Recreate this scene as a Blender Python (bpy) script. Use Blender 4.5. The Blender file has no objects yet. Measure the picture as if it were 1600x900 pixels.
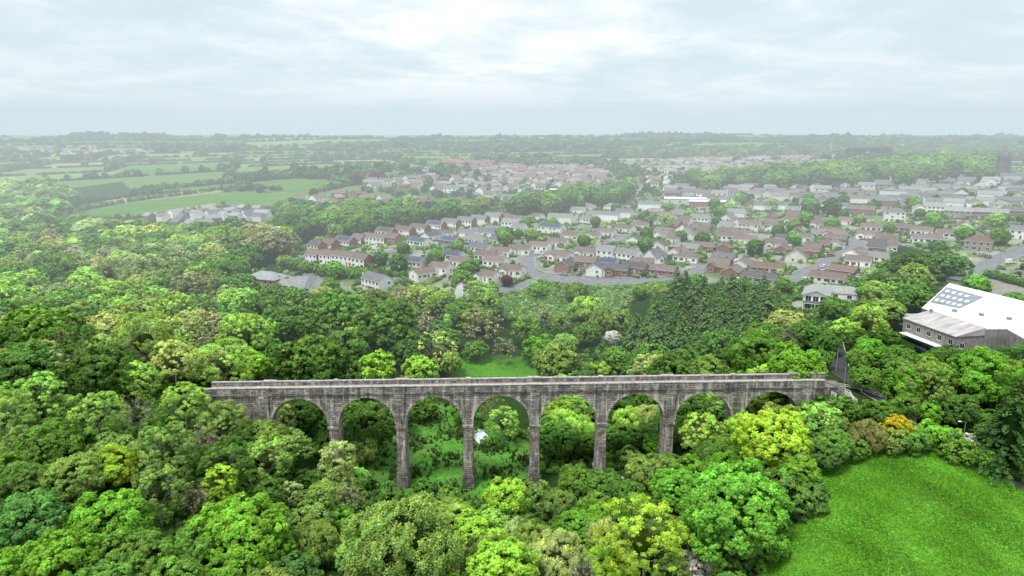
import bpy, math, random
import numpy as np
from mathutils import Vector, Matrix

rng = np.random.default_rng(11)
random.seed(5)
SC = bpy.context.scene
COL = SC.collection

# ------------------------------------------------------------------ camera
F = 1100.0                      # focal length in photograph pixels (1600 wide)
CZ = 91.6                       # height of the drone above the valley floor
PITCH = math.atan(243 / 1100)
CP, SP = math.cos(PITCH), math.sin(PITCH)
cam_d = bpy.data.cameras.new('camera')
cam = bpy.data.objects.new('camera', cam_d)
COL.objects.link(cam)
cam.location = (0, 0, CZ)
cam.rotation_euler = (math.pi / 2 - PITCH, 0, 0)
cam_d.sensor_width = 36.0
cam_d.lens = 36.0 * F / 1600
cam_d.clip_start = 1.0
cam_d.clip_end = 60000
SC.camera = cam
SC.view_settings.view_transform = 'Standard'
SC.view_settings.look = 'None'
SC.view_settings.exposure = 0
SC.cycles.max_bounces = 6
SC.cycles.diffuse_bounces = 4
SC.cycles.transmission_bounces = 4
SC.cycles.transparent_max_bounces = 8
SC.cycles.use_denoising = True
SC.cycles.volume_bounces = 0

def ray(px, py):
    v = (py - 450) / F
    return np.array([(px - 800) / F, CP - SP * v, -SP - CP * v])

def proj(x, y, z):
    dz = z - CZ
    Z = y * CP - dz * SP
    return 800 + F * x / Z, 450 - F * (y * SP + dz * CP) / Z, Z

# ------------------------------------------------------------------ terrain
_cp = [  # survey points: pixel of the photograph and the height of the ground seen there
 (1400,890,17),(1590,880,15),(1300,760,19),(1500,720,20),(1250,880,15),(1590,760,17),(1320,690,21),(1420,680,21),
 (1330,575,25),(1430,645,22),(1530,692,19),(1380,600,24),
 (1430,535,27),(1600,560,27),(1560,440,29),(1500,480,28),(1340,530,26),
 (1290,622,26),(1155,692,13),(1210,670,18),(1048,738,6),(942,752,1),(836,762,0),(730,762,0),(624,760,0),
 (515,745,4),(408,700,11),(300,640,20),(150,640,20),(0,640,20),
 (830,890,0),(700,890,-1),(520,890,2),(350,880,7),(150,880,11),(0,880,13),(1000,890,4),(1130,870,10),
 (748,683,-1),(780,600,2),(780,580,3),(720,572,4),(850,572,4),(900,530,7),(900,480,13),(900,445,21),(830,435,22),(1060,440,23),(980,445,22),
 (640,560,6),(500,560,9),(350,560,12),(150,560,14),(0,560,15),(640,500,10),
 (0,450,12),(200,450,12),(400,480,15),(420,448,20),(590,455,20),(740,458,20),
 (1050,560,9),(1050,470,21),(1160,540,15),(1200,470,24),(1250,490,25),(1280,475,26),(1350,480,27),
 (500,405,22),(600,380,24),(900,380,26),(1200,380,28),(1400,380,31),(1590,390,33),
 (700,330,27),(900,320,28),(1200,320,32),(1500,320,38),(1590,295,42),
 (0,370,11),(150,370,13),(300,350,18),(420,330,22),(130,335,15),(450,300,31),(300,308,26),(200,325,20),(0,300,20),
 (550,272,40),(800,270,36),(1000,262,36),(1300,262,42),(1565,280,45)]
_pts = []
for px, py, z in _cp:
    d = ray(px, py); t = (z - CZ) / d[2]
    _pts.append((d[0]*t, d[1]*t, z))
_pts += [(-120,20,14),(-60,20,7),(0,20,0),(50,20,12),(110,20,18),(-150,-60,16),(0,-60,0),(120,-60,20),
         (-900,1700,22),(-200,1700,33),(500,1700,33),(1200,1700,36),(-2500,4000,30),(0,4000,32),(2500,4000,34),
         (-7000,9000,22),(0,9000,24),(7000,9000,26),(-14000,16000,24),(0,16000,28),(14000,16000,28)]
_P = np.array(_pts)
def _uv(x, y):
    return 1.5 * x / (y + 150.0), np.log(y + 150.0)
_U, _V = _uv(_P[:,0], _P[:,1])
def _tps(r2):
    return 0.5 * r2 * np.log(r2 + 1e-9)
_n = len(_P)
_A = np.zeros((_n + 3, _n + 3))
_A[:_n,:_n] = _tps((_U[:,None]-_U[None])**2 + (_V[:,None]-_V[None])**2) + np.eye(_n) * 2e-4
_A[:_n,_n] = 1; _A[:_n,_n+1] = _U; _A[:_n,_n+2] = _V
_A[_n:,:_n] = _A[:_n,_n:].T
_W = np.linalg.solve(_A, np.concatenate([_P[:,2], np.zeros(3)]))
def terrain(x, y):
    x = np.atleast_1d(np.asarray(x, float)); y = np.atleast_1d(np.asarray(y, float))
    sh = x.shape; x = x.ravel(); y = np.maximum(y.ravel(), -100)
    out = np.empty(len(x))
    for a in range(0, len(x), 40000):
        u, v = _uv(x[a:a+40000], y[a:a+40000])
        out[a:a+40000] = _tps((u[:,None]-_U)**2 + (v[:,None]-_V)**2) @ _W[:_n] + _W[_n] + _W[_n+1]*u + _W[_n+2]*v
    far = np.clip((y - 1100) / 2500, 0, 1)
    out += 1.4 * far * (9*np.sin(x/620+.7)*np.sin(y/540+1.1) + 5*np.sin(x/260+y/400) + 6*np.sin(y/900-x/1500))
    ridge = np.clip((y-7500)/2500, 0, 1)
    out += ridge * (22*np.exp(-((x/np.maximum(y,1)-.24)/.10)**4) + 5*np.sin(x/1300) + 4*np.sin(x/470+2) + 10*np.exp(-((x/np.maximum(y,1)+.6)/.09)**2))
    out += 0.35*np.sin(x/5.3+1)*np.sin(y/6.1) * np.clip((400-y)/200, 0, 1)
    return out.reshape(sh)
def tz(x, y):
    return float(terrain(x, y)[0])
_T = 40 * 1.006 ** np.arange(1010)
def ground(px, py, h=0.0):
    """point of the ground (raised by h) seen at this pixel of the photograph"""
    d = ray(px, py)
    X, Y, Zz = d[0]*_T, d[1]*_T, CZ + d[2]*_T
    hh = h(_T) if callable(h) else h
    g = Zz - terrain(X, Y) - hh
    k = int(np.argmax(g < 0)) if (g < 0).any() else len(_T) - 1
    if k == 0: k = 1
    f = g[k-1] / (g[k-1] - g[k]) if g[k-1] > g[k] else 0
    t = _T[k-1] + (_T[k]-_T[k-1]) * min(max(f, 0), 1)
    return d[0]*t, d[1]*t, t

def inpoly(px, py, poly):
    px = np.asarray(px, float); py = np.asarray(py, float)
    r = np.zeros(px.shape, bool); n = len(poly)
    for i in range(n):
        x0, y0 = poly[i]; x1, y1 = poly[(i+1) % n]
        if y0 == y1: continue
        c = ((y0 > py) != (y1 > py)) & (px < (x1-x0)*(py-y0)/(y1-y0)+x0)
        r ^= c
    return r

# ------------------------------------------------------------------ materials
def newmat(name):
    m = bpy.data.materials.new(name); m.use_nodes = True
    nt = m.node_tree
    for n in list(nt.nodes): nt.nodes.remove(n)
    out = nt.nodes.new('ShaderNodeOutputMaterial')
    return m, nt, out
def node(nt, typ, **kw):
    n = nt.nodes.new(typ)
    for k, v in kw.items():
        if k.startswith('i_'):
            n.inputs[k[2:].replace('_', ' ')].default_value = v
        else: setattr(n, k, v)
    return n
def mixc(nt, blend, fac, a, b):
    n = nt.nodes.new('ShaderNodeMix'); n.data_type = 'RGBA'; n.blend_type = blend
    for i, v in ((0, fac), (6, a), (7, b)):
        if hasattr(v, 'links'): nt.links.new(v, n.inputs[i])
        elif isinstance(v, (int, float)): n.inputs[i].default_value = v if i == 0 else (v, v, v, 1)
        else: n.inputs[i].default_value = (*v, 1) if len(v) == 3 else v
    return n.outputs[2]
def ramp(nt, sock, stops):
    r = nt.nodes.new('ShaderNodeValToRGB')
    el = r.color_ramp.elements
    el[0].position, el[0].color = stops[0][0], (*stops[0][1], 1)
    el[1].position, el[1].color = stops[1][0], (*stops[1][1], 1)
    for p, c in stops[2:]:
        e = el.new(p); e.color = (*c, 1)
    nt.links.new(sock, r.inputs[0])
    return r.outputs[0]
def noise(nt, vec, scale, detail=4, rough=.55):
    n = node(nt, 'ShaderNodeTexNoise'); n.inputs['Scale'].default_value = scale
    n.inputs['Detail'].default_value = detail; n.inputs['Roughness'].default_value = rough
    if vec is not None: nt.links.new(vec, n.inputs['Vector'])
    return n.outputs['Fac']
g3 = lambda v: (v, v, v)

def mat_foliage():
    m, nt, out = newmat('foliage')
    oi = node(nt, 'ShaderNodeObjectInfo'); at = node(nt, 'ShaderNodeAttribute', attribute_name='col')
    c = mixc(nt, 'MULTIPLY', 1.0, oi.outputs['Color'], at.outputs['Color'])
    d = node(nt, 'ShaderNodeBsdfDiffuse'); t = node(nt, 'ShaderNodeBsdfTranslucent')
    tc = mixc(nt, 'MULTIPLY', 1.0, c, (1.25, 1.2, .45))
    nt.links.new(c, d.inputs[0]); nt.links.new(tc, t.inputs[0])
    mx = node(nt, 'ShaderNodeMixShader'); mx.inputs[0].default_value = .36
    nt.links.new(d.outputs[0], mx.inputs[1]); nt.links.new(t.outputs[0], mx.inputs[2])
    nt.links.new(mx.outputs[0], out.inputs[0])
    return m
def mat_plain(name, color, rough=.8, var=.25, scale=1.5, obj_color=False, spec=.3, detail=4, metal=0):
    m, nt, out = newmat(name)
    tc = node(nt, 'ShaderNodeNewGeometry').outputs['Position']
    b = node(nt, 'ShaderNodeBsdfPrincipled')
    b.inputs['Roughness'].default_value = rough; b.inputs['Specular IOR Level'].default_value = spec
    b.inputs['Metallic'].default_value = metal
    nz = ramp(nt, noise(nt, tc, scale, detail), [(.3, g3(1-var)), (.7, g3(1+var*.6))])
    src = node(nt, 'ShaderNodeObjectInfo').outputs['Color'] if obj_color else color
    c = mixc(nt, 'MULTIPLY', 1.0, nz, src)
    nt.links.new(c, b.inputs['Base Color']); nt.links.new(b.outputs[0], out.inputs[0])
    return m
def mat_roof():
    m, nt, out = newmat('roof_tiles')
    tc = node(nt, 'ShaderNodeTexCoord'); b = node(nt, 'ShaderNodeBsdfPrincipled')
    b.inputs['Roughness'].default_value = .75
    oi = node(nt, 'ShaderNodeObjectInfo')
    br = node(nt, 'ShaderNodeTexBrick'); br.inputs['Scale'].default_value = 1.0
    br.inputs['Brick Width'].default_value = .34; br.inputs['Row Height'].default_value = .3; br.inputs['Mortar Size'].default_value = .03
    br.inputs['Color1'].default_value = (1,1,1,1); br.inputs['Color2'].default_value = (.78,.78,.78,1); br.inputs['Mortar'].default_value = (.5,.5,.5,1)
    nt.links.new(tc.outputs['Object'], br.inputs['Vector'])
    nz = ramp(nt, noise(nt, node(nt, 'ShaderNodeNewGeometry').outputs['Position'], .9, 5), [(.3, g3(.72)), (.7, g3(1.15))])
    c = mixc(nt, 'MULTIPLY', 1.0, oi.outputs['Color'], nz); c = mixc(nt, 'MULTIPLY', .7, c, br.outputs['Color'])
    nt.links.new(c, b.inputs['Base Color']); nt.links.new(b.outputs[0], out.inputs[0])
    return m
def mat_stone():
    m, nt, out = newmat('viaduct_stone')
    pos = node(nt, 'ShaderNodeNewGeometry').outputs['Position']
    sp = node(nt, 'ShaderNodeSeparateXYZ'); nt.links.new(pos, sp.inputs[0])
    ad = node(nt, 'ShaderNodeMath', operation='ADD'); nt.links.new(sp.outputs[0], ad.inputs[0]); nt.links.new(sp.outputs[1], ad.inputs[1])
    cb = node(nt, 'ShaderNodeCombineXYZ'); nt.links.new(ad.outputs[0], cb.inputs[0]); nt.links.new(sp.outputs[2], cb.inputs[1])
    br = node(nt, 'ShaderNodeTexBrick'); nt.links.new(cb.outputs[0], br.inputs['Vector'])
    br.inputs['Scale'].default_value = 1; br.inputs['Brick Width'].default_value = 1.5; br.inputs['Row Height'].default_value = .58
    br.inputs['Mortar Size'].default_value = .05; br.inputs['Bias'].default_value = -.1
    br.inputs['Color1'].default_value = (.13,.122,.12,1); br.inputs['Color2'].default_value = (.31,.295,.285,1); br.inputs['Mortar'].default_value = (.06,.056,.052,1)
    # vertical streaks: noise squeezed along z
    mp = node(nt, 'ShaderNodeMapping'); mp.inputs['Scale'].default_value = (1.1, 1.1, .13); nt.links.new(pos, mp.inputs['Vector'])
    st = ramp(nt, noise(nt, mp.outputs[0], 1.0, 6, .65), [(.52, g3(0)), (.62, g3(1))])
    mp2 = node(nt, 'ShaderNodeMapping'); mp2.inputs['Scale'].default_value = (.9, .9, .2); mp2.inputs['Location'].default_value = (40,3,9); nt.links.new(pos, mp2.inputs['Vector'])
    dk = ramp(nt, noise(nt, mp2.outputs[0], .8, 6, .65), [(.38, g3(.55)), (.60, g3(1.1))])
    pt = ramp(nt, noise(nt, pos, .25, 3), [(.35, (.85,.82,.86)), (.65, (1.12,1.08,1.02))])
    c = mixc(nt, 'MULTIPLY', 1, br.outputs['Color'], dk); c = mixc(nt, 'MULTIPLY', 1, c, pt)
    c = mixc(nt, 'MIX', mixc(nt, 'MULTIPLY', 1, st, g3(.42)), c, (.50,.49,.45))
    fine = ramp(nt, noise(nt, pos, 5, 4), [(.3, g3(.75)), (.7, g3(1.2))])
    c = mixc(nt, 'MULTIPLY', 1, c, fine)
    c = mixc(nt, 'MULTIPLY', 1, c, node(nt, 'ShaderNodeObjectInfo').outputs['Color'])
    b = node(nt, 'ShaderNodeBsdfPrincipled'); b.inputs['Roughness'].default_value = .92; b.inputs['Specular IOR Level'].default_value = .2
    bp = node(nt, 'ShaderNodeBump'); bp.inputs['Strength'].default_value = .6; bp.inputs['Distance'].default_value = .12
    nt.links.new(c, bp.inputs['Height']); nt.links.new(bp.outputs[0], b.inputs['Normal'])
    nt.links.new(c, b.inputs['Base Color']); nt.links.new(b.outputs[0], out.inputs[0])
    return m
def mat_ground():
    m, nt, out = newmat('ground')
    pos = node(nt, 'ShaderNodeNewGeometry').outputs['Position']
    at = node(nt, 'ShaderNodeAttribute', attribute_name='col')
    n1 = ramp(nt, noise(nt, pos, .9, 6, .7), [(.30, g3(.62)), (.70, g3(1.3))])
    n2 = ramp(nt, noise(nt, pos, .05, 5), [(.3, (.85,.92,.8)), (.7, (1.18,1.08,1.1))])
    mp = node(nt, 'ShaderNodeMapping'); mp.inputs['Scale'].default_value = (.02, .3, .1); mp.inputs['Rotation'].default_value = (0, 0, .5); nt.links.new(pos, mp.inputs['Vector'])
    n3 = ramp(nt, noise(nt, mp.outputs[0], 1, 4), [(.35, g3(.86)), (.65, g3(1.12))])
    c = mixc(nt, 'MULTIPLY', 1, at.outputs['Color'], n1); c = mixc(nt, 'MULTIPLY', 1, c, n2); c = mixc(nt, 'MULTIPLY', 1, c, n3)
    b = node(nt, 'ShaderNodeBsdfDiffuse')
    nt.links.new(c, b.inputs[0]); nt.links.new(b.outputs[0], out.inputs[0])
    return m
def mat_glass():
    m, nt, out = newmat('window_glass')
    b = node(nt, 'ShaderNodeBsdfPrincipled'); b.inputs['Base Color'].default_value = (.025,.032,.04,1)
    b.inputs['Roughness'].default_value = .12
    nt.links.new(b.outputs[0], out.inputs[0]); return m
def mat_water():
    m, nt, out = newmat('water')
    b = node(nt, 'ShaderNodeBsdfPrincipled'); b.inputs['Base Color'].default_value = (.10,.12,.11,1)
    b.inputs['Roughness'].default_value = .08; b.inputs['Specular IOR Level'].default_value = 1.0
    b.inputs['Metallic'].default_value = .55
    b.inputs['Base Color'].default_value = (.75,.8,.82,1)
    bp = node(nt, 'ShaderNodeBump'); bp.inputs['Strength'].default_value = .05
    nt.links.new(noise(nt, node(nt, 'ShaderNodeNewGeometry').outputs['Position'], 2, 3), bp.inputs['Height'])
    nt.links.new(bp.outputs[0], b.inputs['Normal']); nt.links.new(b.outputs[0], out.inputs[0]); return m
def mat_corrugated(name, color, var=.2, freq=1.0, ang=0.0):
    m, nt, out = newmat(name)
    tc = node(nt, 'ShaderNodeTexCoord').outputs['Object']
    w = node(nt, 'ShaderNodeTexWave', wave_type='BANDS'); w.bands_direction = 'X'; w.inputs['Scale'].default_value = freq; nt.links.new(tc, w.inputs['Vector'])
    mp = node(nt, 'ShaderNodeMapping'); mp.inputs['Scale'].default_value = (.7, .16, .3); nt.links.new(tc, mp.inputs['Vector'])
    nz = ramp(nt, noise(nt, mp.outputs[0], 1, 6, .6), [(.3, g3(1-var)), (.7, g3(1+var*.4))])
    wv = ramp(nt, w.outputs['Fac'], [(0, g3(.86)), (1, g3(1))])
    c = mixc(nt, 'MULTIPLY', 1, color, nz); c = mixc(nt, 'MULTIPLY', 1, c, wv)
    b = node(nt, 'ShaderNodeBsdfPrincipled'); b.inputs['Roughness'].default_value = .6
    nt.links.new(c, b.inputs['Base Color']); nt.links.new(b.outputs[0], out.inputs[0]); return m
def mat_brickwall():
    m, nt, out = newmat('brick_wall')
    tc = node(nt, 'ShaderNodeTexCoord').outputs['Object']
    sp = node(nt, 'ShaderNodeSeparateXYZ'); nt.links.new(tc, sp.inputs[0])
    ad = node(nt, 'ShaderNodeMath', operation='ADD'); nt.links.new(sp.outputs[0], ad.inputs[0]); nt.links.new(sp.outputs[1], ad.inputs[1])
    cb = node(nt, 'ShaderNodeCombineXYZ'); nt.links.new(ad.outputs[0], cb.inputs[0]); nt.links.new(sp.outputs[2], cb.inputs[1])
    br = node(nt, 'ShaderNodeTexBrick'); nt.links.new(cb.outputs[0], br.inputs['Vector'])
    br.inputs['Scale'].default_value = 1; br.inputs['Brick Width'].default_value = .45; br.inputs['Row Height'].default_value = .16; br.inputs['Mortar Size'].default_value = .02
    br.inputs['Color1'].default_value = (1,1,1,1); br.inputs['Color2'].default_value = (.7,.7,.7,1); br.inputs['Mortar'].default_value = (1.1,1.2,1.3,1)
    c = mixc(nt, 'MULTIPLY', .8, node(nt, 'ShaderNodeObjectInfo').outputs['Color'], br.outputs['Color'])
    nz = ramp(nt, noise(nt, tc, .7, 4), [(.3, g3(.82)), (.7, g3(1.1))]); c = mixc(nt, 'MULTIPLY', 1, c, nz)
    b = node(nt, 'ShaderNodeBsdfPrincipled'); b.inputs['Roughness'].default_value = .9
    nt.links.new(c, b.inputs['Base Color']); nt.links.new(b.outputs[0], out.inputs[0]); return m

M = dict(
    foliage=mat_foliage(), stone=mat_stone(), ground=mat_ground(), roof=mat_roof(), glass=mat_glass(), water=mat_water(), brick=mat_brickwall(),
    render=mat_plain('rendered_wall', None, .85, .14, .6, True), bark=mat_plain('bark', (.10,.085,.065), .9, .4, 3), palebark=mat_plain('pale_bark', (.30,.28,.24), .9, .35, 2),
    coping=mat_plain('pale_coping_stone', (.46,.44,.42), .9, .45, 1.2), deck=mat_plain('gravel_deck', (.34,.31,.28), .95, .3, 1.5),
    asphalt=mat_plain('asphalt', (.21,.215,.225), .85, .25, .5), darkroad=mat_plain('dark_asphalt', (.055,.055,.06), .85, .3, .7), pavement=mat_plain('pavement', (.27,.26,.25), .9, .2, .8),  # darkroad: a darker asphalt for the lane than for the streets
    concrete=mat_plain('concrete', (.42,.40,.38), .9, .22, .4), white=mat_plain('white_paint', (.78,.78,.76), .6, .08, 2), line=mat_plain('road_paint', (.7,.7,.68), .7, .2, 3),
    frame=mat_plain('window_frame', (.75,.75,.74), .5, .05, 2), paint=mat_plain('vehicle_paint', None, .3, .04, 1, True, .6), rubber=mat_plain('rubber', (.02,.02,.02), .7, .1, 4),
    door=mat_plain('door_paint', None, .5, .1, 2, True), wood=mat_plain('weathered_wood', (.22,.17,.12), .9, .35, 2), metal=mat_plain('grey_metal', (.30,.31,.32), .5, .15, 2, metal=.5),
    white_roof=mat_corrugated('white_sheet_roof', (.86,.86,.87), .16, 1.0), grey_roof=mat_corrugated('weathered_cement_roof', (.52,.48,.47), .42, 1.5),
    sheet_wall=mat_corrugated('weathered_sheet_wall', (.30,.29,.28), .5, 1.2), solar=mat_plain('solar_glass', (.055,.075,.13), .3, .3, .8, spec=.6),
    panel_roof=mat_corrugated('panelled_roof', (.25,.29,.34), .35, 1.0), blue_roof=mat_corrugated('blue_grey_sheet', (.16,.22,.27), .2, 1.5), grey_stone=mat_plain('grey_stone_wall', (.30,.27,.26), .9, .4, 1.6), tower=mat_plain('tower_stone', (.14,.12,.115), .9, .35, .5),
    pot=mat_plain('terracotta', (.35,.15,.08), .9, .2, 3), red_post=mat_plain('red_and_white_rail', (.6,.25,.2), .7, .2, 4),
)

# ------------------------------------------------------------------ mesh helpers
class MB:
    def __init__(s): s.v = []; s.f = []; s.m = []; s.n = 0
    def add(s, verts, faces, mi=0):
        s.v += [tuple(p) for p in verts]; s.f += [tuple(i + s.n for i in f) for f in faces]; s.m += [mi]*len(faces); s.n += len(verts)
    def box(s, x0, x1, y0, y1, z0, z1, mi=0, top=None):
        """axis box; top = (dx, dy) shrinks the upper face"""
        dx, dy = top or (0, 0)
        s.add([(x0,y0,z0),(x1,y0,z0),(x1,y1,z0),(x0,y1,z0),(x0+dx,y0+dy,z1),(x1-dx,y0+dy,z1),(x1-dx,y1-dy,z1),(x0+dx,y1-dy,z1)],
              [(0,3,2,1),(4,5,6,7),(0,1,5,4),(1,2,6,5),(2,3,7,6),(3,0,4,7)], mi)
    def tube(s, a, b, ra, rb, n=6, mi=0, cap=True):
        a = Vector(a); b = Vector(b); d = (b-a).normalized()
        u = d.orthogonal().normalized(); w = d.cross(u)
        vs = []
        for p, r in ((a, ra), (b, rb)):
            for i in range(n):
                t = 2*math.pi*i/n; vs.append(p + u*(r*math.cos(t)) + w*(r*math.sin(t)))
        fs = [(i, (i+1) % n, n+(i+1) % n, n+i) for i in range(n)]
        if cap: fs += [tuple(range(n-1, -1, -1)), tuple(range(n, 2*n))]
        s.add(vs, fs, mi)
    def prism(s, pts, y0, y1, mi=0):
        """pts: outline in x,z, counter-clockwise seen from -y; extruded along y"""
        n = len(pts)
        s.add([(x, y0, z) for x, z in pts] + [(x, y1, z) for x, z in pts],
              [tuple(range(n)), tuple(range(2*n-1, n-1, -1))] + [(i, n+i, n+(i+1) % n, (i+1) % n) for i in range(n)], mi)
    def mesh(s, name, mats, bevel=0, smooth=False):
        me = bpy.data.meshes.new(name); me.from_pydata(s.v, [], s.f); 
        for m in mats: me.materials.append(m)
        me.polygons.foreach_set('material_index', s.m)
        if smooth: me.polygons.foreach_set('use_smooth', [True]*len(s.f))
        me.update(); return me
def link(name, me, parent=None, loc=None, color=None, rot=None):
    o = bpy.data.objects.new(name, me); COL.objects.link(o)
    if parent is not None: o.parent = parent
    if loc is not None: o.location = loc
    if rot is not None: o.rotation_euler = (0, 0, rot)
    if color is not None: o.color = (*color, 1)
    return o
def tag(o, label=None, cat=None, group=None, kind=None):
    if label: o['label'] = label
    if cat: o['category'] = cat
    if group: o['group'] = group
    if kind: o['kind'] = kind
    return o
def quadmesh(name, V, C, mat, tri=None):
    """V: (n,4,3) quads, C: (n,3) colours -> mesh with a colour attribute"""
    n = len(V)
    me = bpy.data.meshes.new(name)
    me.vertices.add(n*4); me.vertices.foreach_set('co', V.reshape(-1).astype(np.float32))
    me.loops.add(n*4); me.loops.foreach_set('vertex_index', np.arange(n*4, dtype=np.int32))
    me.polygons.add(n); me.polygons.foreach_set('loop_start', np.arange(0, n*4, 4, dtype=np.int32))
    me.polygons.foreach_set('loop_total', np.full(n, 4, dtype=np.int32))
    me.materials.append(mat)
    at = me.attributes.new('col', 'FLOAT_COLOR', 'POINT')
    c4 = np.ones((n, 4, 4), np.float32); c4[:,:,:3] = C[:,None,:]
    at.data.foreach_set('color', c4.reshape(-1))
    me.update(); return me

# ------------------------------------------------------------------ foliage
def unit(v): return v / (np.linalg.norm(v, axis=-1, keepdims=True) + 1e-9)
def leaf_quads(P, N, size, g, aspect=1.0):
    """quads centred on P with normal N"""
    n = len(P)
    t = unit(np.cross(N, unit(g.normal(size=(n,3))))); b = np.cross(N, t)
    s = (size * g.uniform(.65, 1.35, n))[:,None]
    k = g.uniform(-.35, .35, (n,1))
    V = np.stack([P - t*s - b*s*aspect*.55, P + t*s*.5 - b*s*aspect + N*s*k, P + t*s + b*s*aspect*.6, P - t*s*.45 + b*s*aspect + N*s*k], 1)
    return V
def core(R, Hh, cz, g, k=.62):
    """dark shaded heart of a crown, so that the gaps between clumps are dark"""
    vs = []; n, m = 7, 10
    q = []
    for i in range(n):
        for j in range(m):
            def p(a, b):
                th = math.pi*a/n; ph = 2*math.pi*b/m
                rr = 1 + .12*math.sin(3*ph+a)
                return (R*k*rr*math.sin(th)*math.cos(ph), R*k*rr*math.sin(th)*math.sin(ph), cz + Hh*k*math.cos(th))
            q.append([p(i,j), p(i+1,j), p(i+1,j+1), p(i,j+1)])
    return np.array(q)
def broad_crown(seed, R=1.0, Hh=.8, cz=0, lobes=22, subs=16, leaves=30, leaf=.035, lobe_r=.36, sub_r=.11, spread=.7, jit=.5, droop=0, openness=0, flat=.12):
    g = np.random.default_rng(seed)
    i = np.arange(lobes) + .5
    ph = i * 2.39996 + g.uniform(0, 6); zz = 1 - 1.72 * i / lobes
    rr = np.sqrt(np.maximum(0, 1 - zz**2))
    D = np.stack([rr*np.cos(ph), rr*np.sin(ph), zz], 1)
    k = g.uniform(spread*.72, spread*1.12, lobes)[:,None]
    LC = D * k * np.array([R, R, Hh]) + g.normal(0, .06*R, (lobes,3))
    LR = lobe_r * g.uniform(.7, 1.2, lobes) * R
    # sub clumps on each lobe
    d = unit(g.normal(size=(lobes, subs*2, 3)) + D[:,None,:]*1.15 + np.array([0,0,.45]))
    d = d[:, :subs]
    SC_ = LC[:,None,:] + d * (LR[:,None,None]) * g.uniform(.78, 1.08, (lobes, subs, 1)) * np.array([1,1,.85])
    SC_ = SC_.reshape(-1,3); SD = unit(d.reshape(-1,3)*.7 + np.repeat(D, subs, 0)*.5)
    if openness: 
        keep = g.random(len(SC_)) > openness; SC_, SD = SC_[keep], SD[keep]
    ns = len(SC_)
    e = unit(g.normal(size=(ns, leaves, 3)) + SD[:,None,:]*.9 + np.array([0,0,.5]))
    rs = sub_r * R * g.uniform(.7, 1.35, (ns,1,1))
    P = SC_[:,None,:] + e * rs * g.uniform(.45, 1.1, (ns, leaves, 1)) * np.array([1,1,.75])
    if droop: P[:,:,2] -= g.uniform(0, droop, (ns, leaves))*R
    N = unit(e*.55 + SD[:,None,:]*.35 + np.array([0,0,.45]) + g.normal(0, jit, (ns, leaves, 3)))
    V = leaf_quads(P.reshape(-1,3), N.reshape(-1,3), leaf*R, g)
    lob = np.repeat(g.uniform(.86, 1.14, lobes), subs)
    if openness: lob = lob[keep]
    sv = (g.uniform(.72, 1.28, ns) * lob)[:,None]
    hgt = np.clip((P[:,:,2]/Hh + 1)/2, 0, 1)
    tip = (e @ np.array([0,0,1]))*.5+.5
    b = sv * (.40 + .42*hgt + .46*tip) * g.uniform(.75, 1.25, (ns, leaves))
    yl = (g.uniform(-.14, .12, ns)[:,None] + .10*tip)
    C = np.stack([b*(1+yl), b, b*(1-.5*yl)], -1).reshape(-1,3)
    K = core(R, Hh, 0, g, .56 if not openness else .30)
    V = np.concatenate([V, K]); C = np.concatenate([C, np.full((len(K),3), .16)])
    V[:,:,2] += cz
    return V, C, LC + np.array([0,0,cz])
def conifer_crown(seed, H=1.0, R=.22, tiers=26, leaf=.016, per=44):
    g = np.random.default_rng(seed); Ps = []; Ns = []; Cs = []
    for k in range(tiers):
        f = k / tiers; z = H*(.10 + .9*f); r = R*(1-f)**.62 * g.uniform(.8, 1.15)
        nb = max(5, int(11*(1-f)+4))
        for j in range(nb):
            a = g.uniform(0, 6.283); L = r*g.uniform(.65, 1.15); m = int(per*(.35+.65*(1-f)))
            s = g.uniform(.1, 1, m)**.7
            w = .24*L*(1.1 - s)+.01
            x = s*L; y = g.normal(0, 1, m)*w*.6; zz = z + s*L*.28*g.uniform(.6,1.2) - (s**2)*L*.45 + g.normal(0, .008, m)
            ca, sa = math.cos(a), math.sin(a)
            Ps.append(np.stack([x*ca - y*sa, x*sa + y*ca, zz], 1))
            Ns.append(unit(np.stack([np.full(m, ca*.5), np.full(m, sa*.5), np.full(m, .9)], 1) + g.normal(0, .4, (m,3))))
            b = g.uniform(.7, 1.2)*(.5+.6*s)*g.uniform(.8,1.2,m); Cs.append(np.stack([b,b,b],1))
    P = np.concatenate(Ps); N = np.concatenate(Ns); C = np.concatenate(Cs)
    V = leaf_quads(P, N, leaf, g, .5)
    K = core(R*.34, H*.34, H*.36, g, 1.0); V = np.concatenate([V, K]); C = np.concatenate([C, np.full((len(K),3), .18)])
    return V, C
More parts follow.
